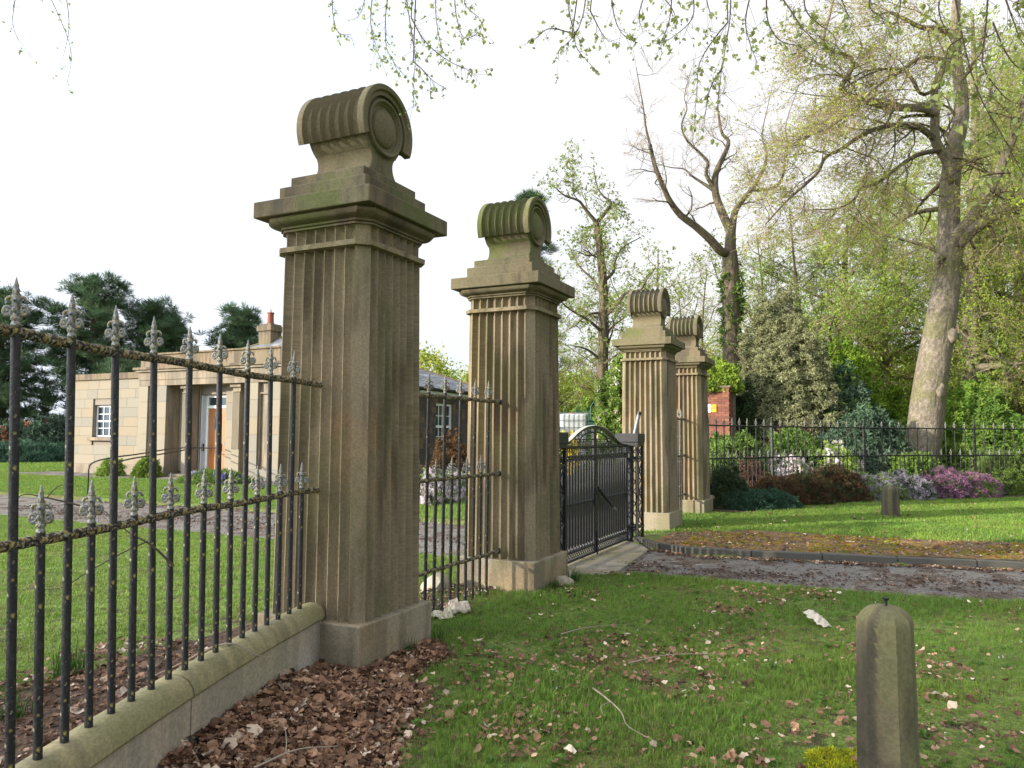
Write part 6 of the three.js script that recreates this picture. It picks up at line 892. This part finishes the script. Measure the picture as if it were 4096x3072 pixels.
lawn('front_grass', 'short green grass of the lawn before the gate', -2.6, 4.4, 0.2, 6.6, 2300, tufts, (x, z) => x > nearX(z) + 0.1 ? 0 : pile(x, z) > 0.05 ? (pile(x, z) < 0.25 ? 0.12 : 0.012) : (x < 0.43 + 2.1 && z < 0.0 && x > 0.4) ? 0 : (0.55 + 0.45 * thin(x, z)) * (1 - 0.8 * clamp(bald(x, z))), grassTint(LAWN, 0.08), (x, z) => 0.36 + 0.66 * Math.pow(n2(x * 1.8, z * 1.8, 6), 1.4));
lawn('gate_grass', 'thin grass between the piers and under the narrow railing', 0.4, 4.2, -1.6, 0.5, 900, tufts, (x, z) => x > nearX(z) ? 0 : (Math.abs(x - 2.93) < 0.46 && Math.abs(z) < 0.46) ? 0 : 0.35 + 0.4 * thin(x, z), grassTint(LAWN, 0.15), () => 0.9);
lawn('far_grass', 'short green grass of the lawn beyond the drive', 7.6, 24, -0.2, 12, 420, tuftsFar, (x, z) => (x < 8.45 + 0.1 * (z - 1) + 0.35 * (n2(z * 1.3, 1.5, 3) - 0.5) - (z < 1.6 ? (1.6 - z) * 0.4 : 0) + 0.1 * n2(x * 9, z * 9, 2)) ? 0 : (z < 0.36 && x > 8.0 && x < 9.1) || (x > 11.2 && x < 12.2 && z < 0.3) ? 0 : onBed(x, z) ? 0 : 1, grassTint(LAWN, 0.04), () => 0.95);
lawn('garden_grass', 'mossy yellow green grass behind the railings', -5.5, 4.7, -16, 1.6, 520, tuftsFar, (x, z) => { if (x > nearX(z)) return 0; const d = (x < -0.43 ? leftZ(x) : 0.1) - z; return d < 0.6 ? 0 : d < 1.75 + 0.6 * (n2(x * 1.7, z * 1.7, 5) - 0.5) ? 0.08 : 0.95; }, grassTint(LAWN, 0.06), () => 0.6);
lawn('lodge_grass', 'mossy grass between the drive and the lodge', 7.6, 12.9, -36, -1.2, 260, tuftsFar, (x, z) => x < kerbX(z) + 0.15 ? 0 : 1, grassTint(LAWN, 0.05), () => 0.95); lawn('lodge_grass', 'mossy grass beyond the lodge wing', 10, 26, -46, -25.5, 70, tuftsFar, () => 1, grassTint(LAWN, 0.05), () => 1.6); lawn('lodge_grass', 'grass along the rubble side wall of the lodge', 8, 20, -9, -1.2, 170, tuftsFar, (x, z) => x < 12.9 ? 0 : 1, grassTint(LAWN, 0.05), () => 1.2);
{ // tall tufts at the foot of the plinths and a bluebell tuft behind the railing
  const long = tuftGeo(8, 26, 0.2, 0.005, 0.1), R = rng(81), put = (label, x, z, s, c, n) => { const l = []; for (let k = 0; k < n; k++) l.push({ m: mat4(x + (R() - 0.5) * 0.1, H(x, z) + (pileH(x, z)), z + (R() - 0.5) * 0.08, 0, R() * 6, 0, s * (0.7 + 0.5 * R())), c }); const im = copies(numbered('grass_tuft'), long, M.grass, l, scene, null); im.userData = { kind: 'stuff', label, category: 'grass' }; };
  put('tall grass tuft behind the railing on the bare soil', -1.3, -1.2, 1.25, [0.06, 0.15, 0.02], 5); put('dark grass tuft at the slab corner of the second pier', 3.2, 0.55, 0.95, [0.05, 0.11, 0.02], 5); put('dark grass tuft on the road face of the second plinth', 2.75, 0.5, 0.7, [0.05, 0.11, 0.02], 4); put('sparse grass blades against the plinth of the first pier', 0.05, 0.48, 0.8, [0.05, 0.12, 0.02], 1); put('grass blades at the far corner of the first plinth', 0.45, 0.5, 0.7, [0.05, 0.12, 0.02], 2); put('long grass round the foot of the bollard', -0.75, 3.42, 0.6, [0.16, 0.28, 0.05], 3); put('long grass at the lawn side of the bollard foot', -0.62, 3.74, 0.55, [0.16, 0.28, 0.05], 3); put('grass tuft behind the railing near the frame edge', -1.95, -0.75, 0.9, [0.06, 0.14, 0.02], 4);
}
function deadGeo(seed) { const R = rng(seed), n = 5, l = [], row = (u) => { const w = Math.sin(Math.PI * Math.pow(u, 0.85)) * (0.32 + 0.08 * R()) * (1 + 0.25 * (R() - 0.5)), y = u - 0.5, c = (0.5 * (u - 0.5) * (u - 0.5) - 0.1) * (R() < 0.5 ? 1.4 : -0.8), f = 0.5 * (R() - 0.3); return [V(-w, c + f * w + 0.06 * R(), y), V(0, c, y), V(w, c + f * w + 0.06 * R(), y)]; }; let a = row(0.02); for (let k = 0; k < n; k++) { const b = row((k + 1) / n * 0.97 + 0.02); for (let q = 0; q < 2; q++) for (const v of [a[q], b[q], a[q + 1], a[q + 1], b[q], b[q + 1]]) l.push(v.x, v.y, v.z); a = b; } return fromList(l); }
const deads = [1, 2, 3, 4, 5].map((s) => deadGeo(s * 17));
const deadTint = (R) => { const k = 0.7 + 0.9 * R(), t = R(), c = t < 0.25 ? [0.11, 0.06, 0.038] : t < 0.68 ? [0.2, 0.112, 0.066] : t < 0.9 ? [0.3, 0.18, 0.11] : [0.44, 0.34, 0.25]; return c.map((v) => v * k); };
function leaves(name, label, n, pick, size, tilt, tint = deadTint) {
  const R = rng(n + 7), lists = deads.map(() => []); for (let k = 0; k < n; k++) { const p = pick(R); if (!p || !seen(p[0], p[2])) continue; lists[Math.floor(R() * 5)].push({ m: mat4(p[0], p[1], p[2], (R() - 0.5) * tilt, R() * 6.28, (R() - 0.5) * tilt, size * (0.4 + 1.1 * R() * R() + 0.15 * R())), c: tint(R) }); }
  const g = new THREE.Group(); g.name = numbered(name); g.userData = { kind: 'stuff', label, category: 'leaves' }; scene.add(g); lists.forEach((l, i) => l.length && copies('dead_leaves', deads[i], M.dead, l, g));
}
leaves('leaf_pile', 'bank of brown fallen leaves against the dwarf wall', 34000, (R) => { const x = lerp(-3.6, 0.9, R()), z = lerp(0.1, 2.9, R()), q = pile(x, z); if ((x < -0.43 && z < leftZ(x) + 0.1) || (Math.abs(x) < 0.45 && z < 0.46) || R() > q * 6) return null; return [x, H(x, z) + pileH(x, z) + 0.005 + 0.035 * R() * Math.min(1, q * 4), z]; }, 0.072, 1.4);
leaves('lawn_leaves', 'scattered dry leaves on the front lawn', 17000, (R) => { const x = lerp(-1.6, 4.1, R()), z = lerp(0.5, 5.6, R()); if (x > nearX(z) || R() > 0.05 + 0.55 * clamp(bald(x, z)) + 0.5 * step(0.62, 0.75, f2(x * 1.1, z * 1.1, 77)) + 0.35 * step(0.6, 0, Math.hypot(x + 0.3, z - 1.1) - 0.6)) return null; return [x, H(x, z) + 0.022 + 0.02 * R(), z]; }, 0.052, 1.0, (R) => { const c = deadTint(R); return R() < 0.25 ? [c[0] * 1.3, c[1] * 1.4, c[2] * 1.45] : c; });
leaves('border_leaves', 'dry leaves on the soil behind the railings', 13000, (R) => { const x = lerp(-4, 2.4, R()), z = lerp(-3, 1.5, R()), d = (x < -0.43 ? leftZ(x) : 0.1) - z; if (d < 0.1 || d > 1.85 + 0.6 * (n2(x * 1.7, z * 1.7, 5) - 0.5) || (x > -0.43 && d > 0.75)) return null; if (Math.abs(x) < 0.45 && z > -0.45) return null; return [x, H(x, z) + 0.03 + 0.02 * R(), z]; }, 0.06, 1.2, (R) => { const c = deadTint(R); return [c[0] * 0.95, c[1] * 1.0, c[2] * 1.1]; });
leaves('drive_leaves', 'dark leaf mould and dry leaves along the middle of the drive', 20000, (R) => { const z = lerp(-14, 7, R()), a = nearX(z), b = kerbX(z), u = R(), x = lerp(a, b, u), m = Math.exp(-Math.pow((u - 0.42 + 0.08 * Math.sin(z)) / 0.17, 2)) * step(0.3, 0.55, f2(x * 1.5, z * 1.5, 88) + 0.12) + (u > 0.86 ? 0.55 : 0) + 0.05; if (R() > m) return null; return [x, H(x, z) + 0.018 + 0.012 * R(), z]; }, 0.045, 0.7, (R) => { const k = 0.5 + 0.7 * R(); return R() < 0.85 ? [0.095 * k, 0.056 * k, 0.044 * k] : deadTint(R); });
leaves('verge_leaves', 'dry leaves on the mossy verge and at the kerb', 3200, (R) => { const z = lerp(0.6, 7.5, R()), x = kerbX(z) + (R() < 0.35 ? -0.12 - 0.2 * R() * R() : 0.1 + 2.0 * R()); return [x, H(x, z) + 0.035, z]; }, 0.05, 0.9);
leaves('far_lawn_leaves', 'few dry leaves on the lawn beyond the drive', 420, (R) => { const x = lerp(8.5, 18, R()), z = lerp(0.6, 7, R()); return onBed(x, z) && R() < 0.4 ? null : [x, H(x, z) + 0.04, z]; }, 0.07, 0.8);
{ // broad-leaved weeds and clover in the turf
  const R = rng(97), l = []; for (let k = 0; k < 520; k++) { const x = lerp(-1.4, 4, R()), z = lerp(0.7, 5.2, R()); if (x > nearX(z) || pile(x, z) > 0.1 || f2(x * 1.6, z * 1.6, 23) < 0.5) continue; l.push({ m: mat4(x, H(x, z) + 0.012, z, 0, R() * 6, 0, 0.06 * (0.5 + R()), 0.03, 0.06 * (0.5 + R())), c: vary([0.55, 0.75, 0.6], [0.8, 0.95, 0.7])(R) }); }
  const im = copies('lawn_weeds', clumpSmall[1], M.leafMid, l, scene); im.userData = { kind: 'stuff', label: 'low clover and weeds in the front lawn', category: 'weeds' };
}
{ // yellow moss at the bollard foot, daisies
  const R = rng(91), l = []; for (let k = 0; k < 420; k++) { const a = R() * 6.28, r = 0.28 * Math.sqrt(R()), x = -0.55 + 0.85 * r * Math.cos(a), z = 3.42 + r * Math.sin(a) * 0.7; l.push({ m: mat4(x, H(x, z) + 0.015, z, 0, R() * 6, 0, 0.035 * (0.6 + R())), c: vary([0.9, 1, 0.7], [1.3, 1.2, 0.6])(R) }); } const im = copies('moss_patch', clumpFine[0], M.moss, l, scene); im.userData = { kind: 'stuff', label: 'yellow green moss patch at the foot of the bollard', category: 'moss' };
  const m2 = []; for (let k = 0; k < 2600; k++) { const z = lerp(0.9, 7.5, R()), x = kerbX(z) + 0.12 + 1.9 * R(); if (f2(x * 1.3, z * 1.3, 61) < 0.5) continue; m2.push({ m: mat4(x, H(x, z) + 0.025, z, 0, R() * 6, 0, 0.035 * (0.6 + R())), c: R() < 0.6 ? [0.95, 0.62, 0.5] : [0.85, 0.95, 0.7] }); } const iv = copies('verge_moss', clumpFine[1], M.moss, m2, scene); iv.userData = { kind: 'stuff', label: 'rusty moss cushions on the verge behind the kerb', category: 'moss' };
  const dz = []; for (let k = 0; k < 60; k++) { const far = k > 24, x = far ? lerp(8.6, 17, R()) : lerp(-0.6, 3.8, R()), z = far ? lerp(1, 7, R()) : lerp(1.2, 5, R()); if (far && onBed(x, z)) continue; dz.push({ m: mat4(x, H(x, z) + 0.045, z, 0, R() * 6, 0, far ? 0.017 : 0.011), c: [1, 1, 1] }); } const dg = copies('daisies', clumpSmall[0], M.flowerWhite, dz, scene); dg.userData = { kind: 'stuff', label: 'tiny white daisies dotted over the lawns', category: 'flowers' };
}
renderer.render(scene, camera);
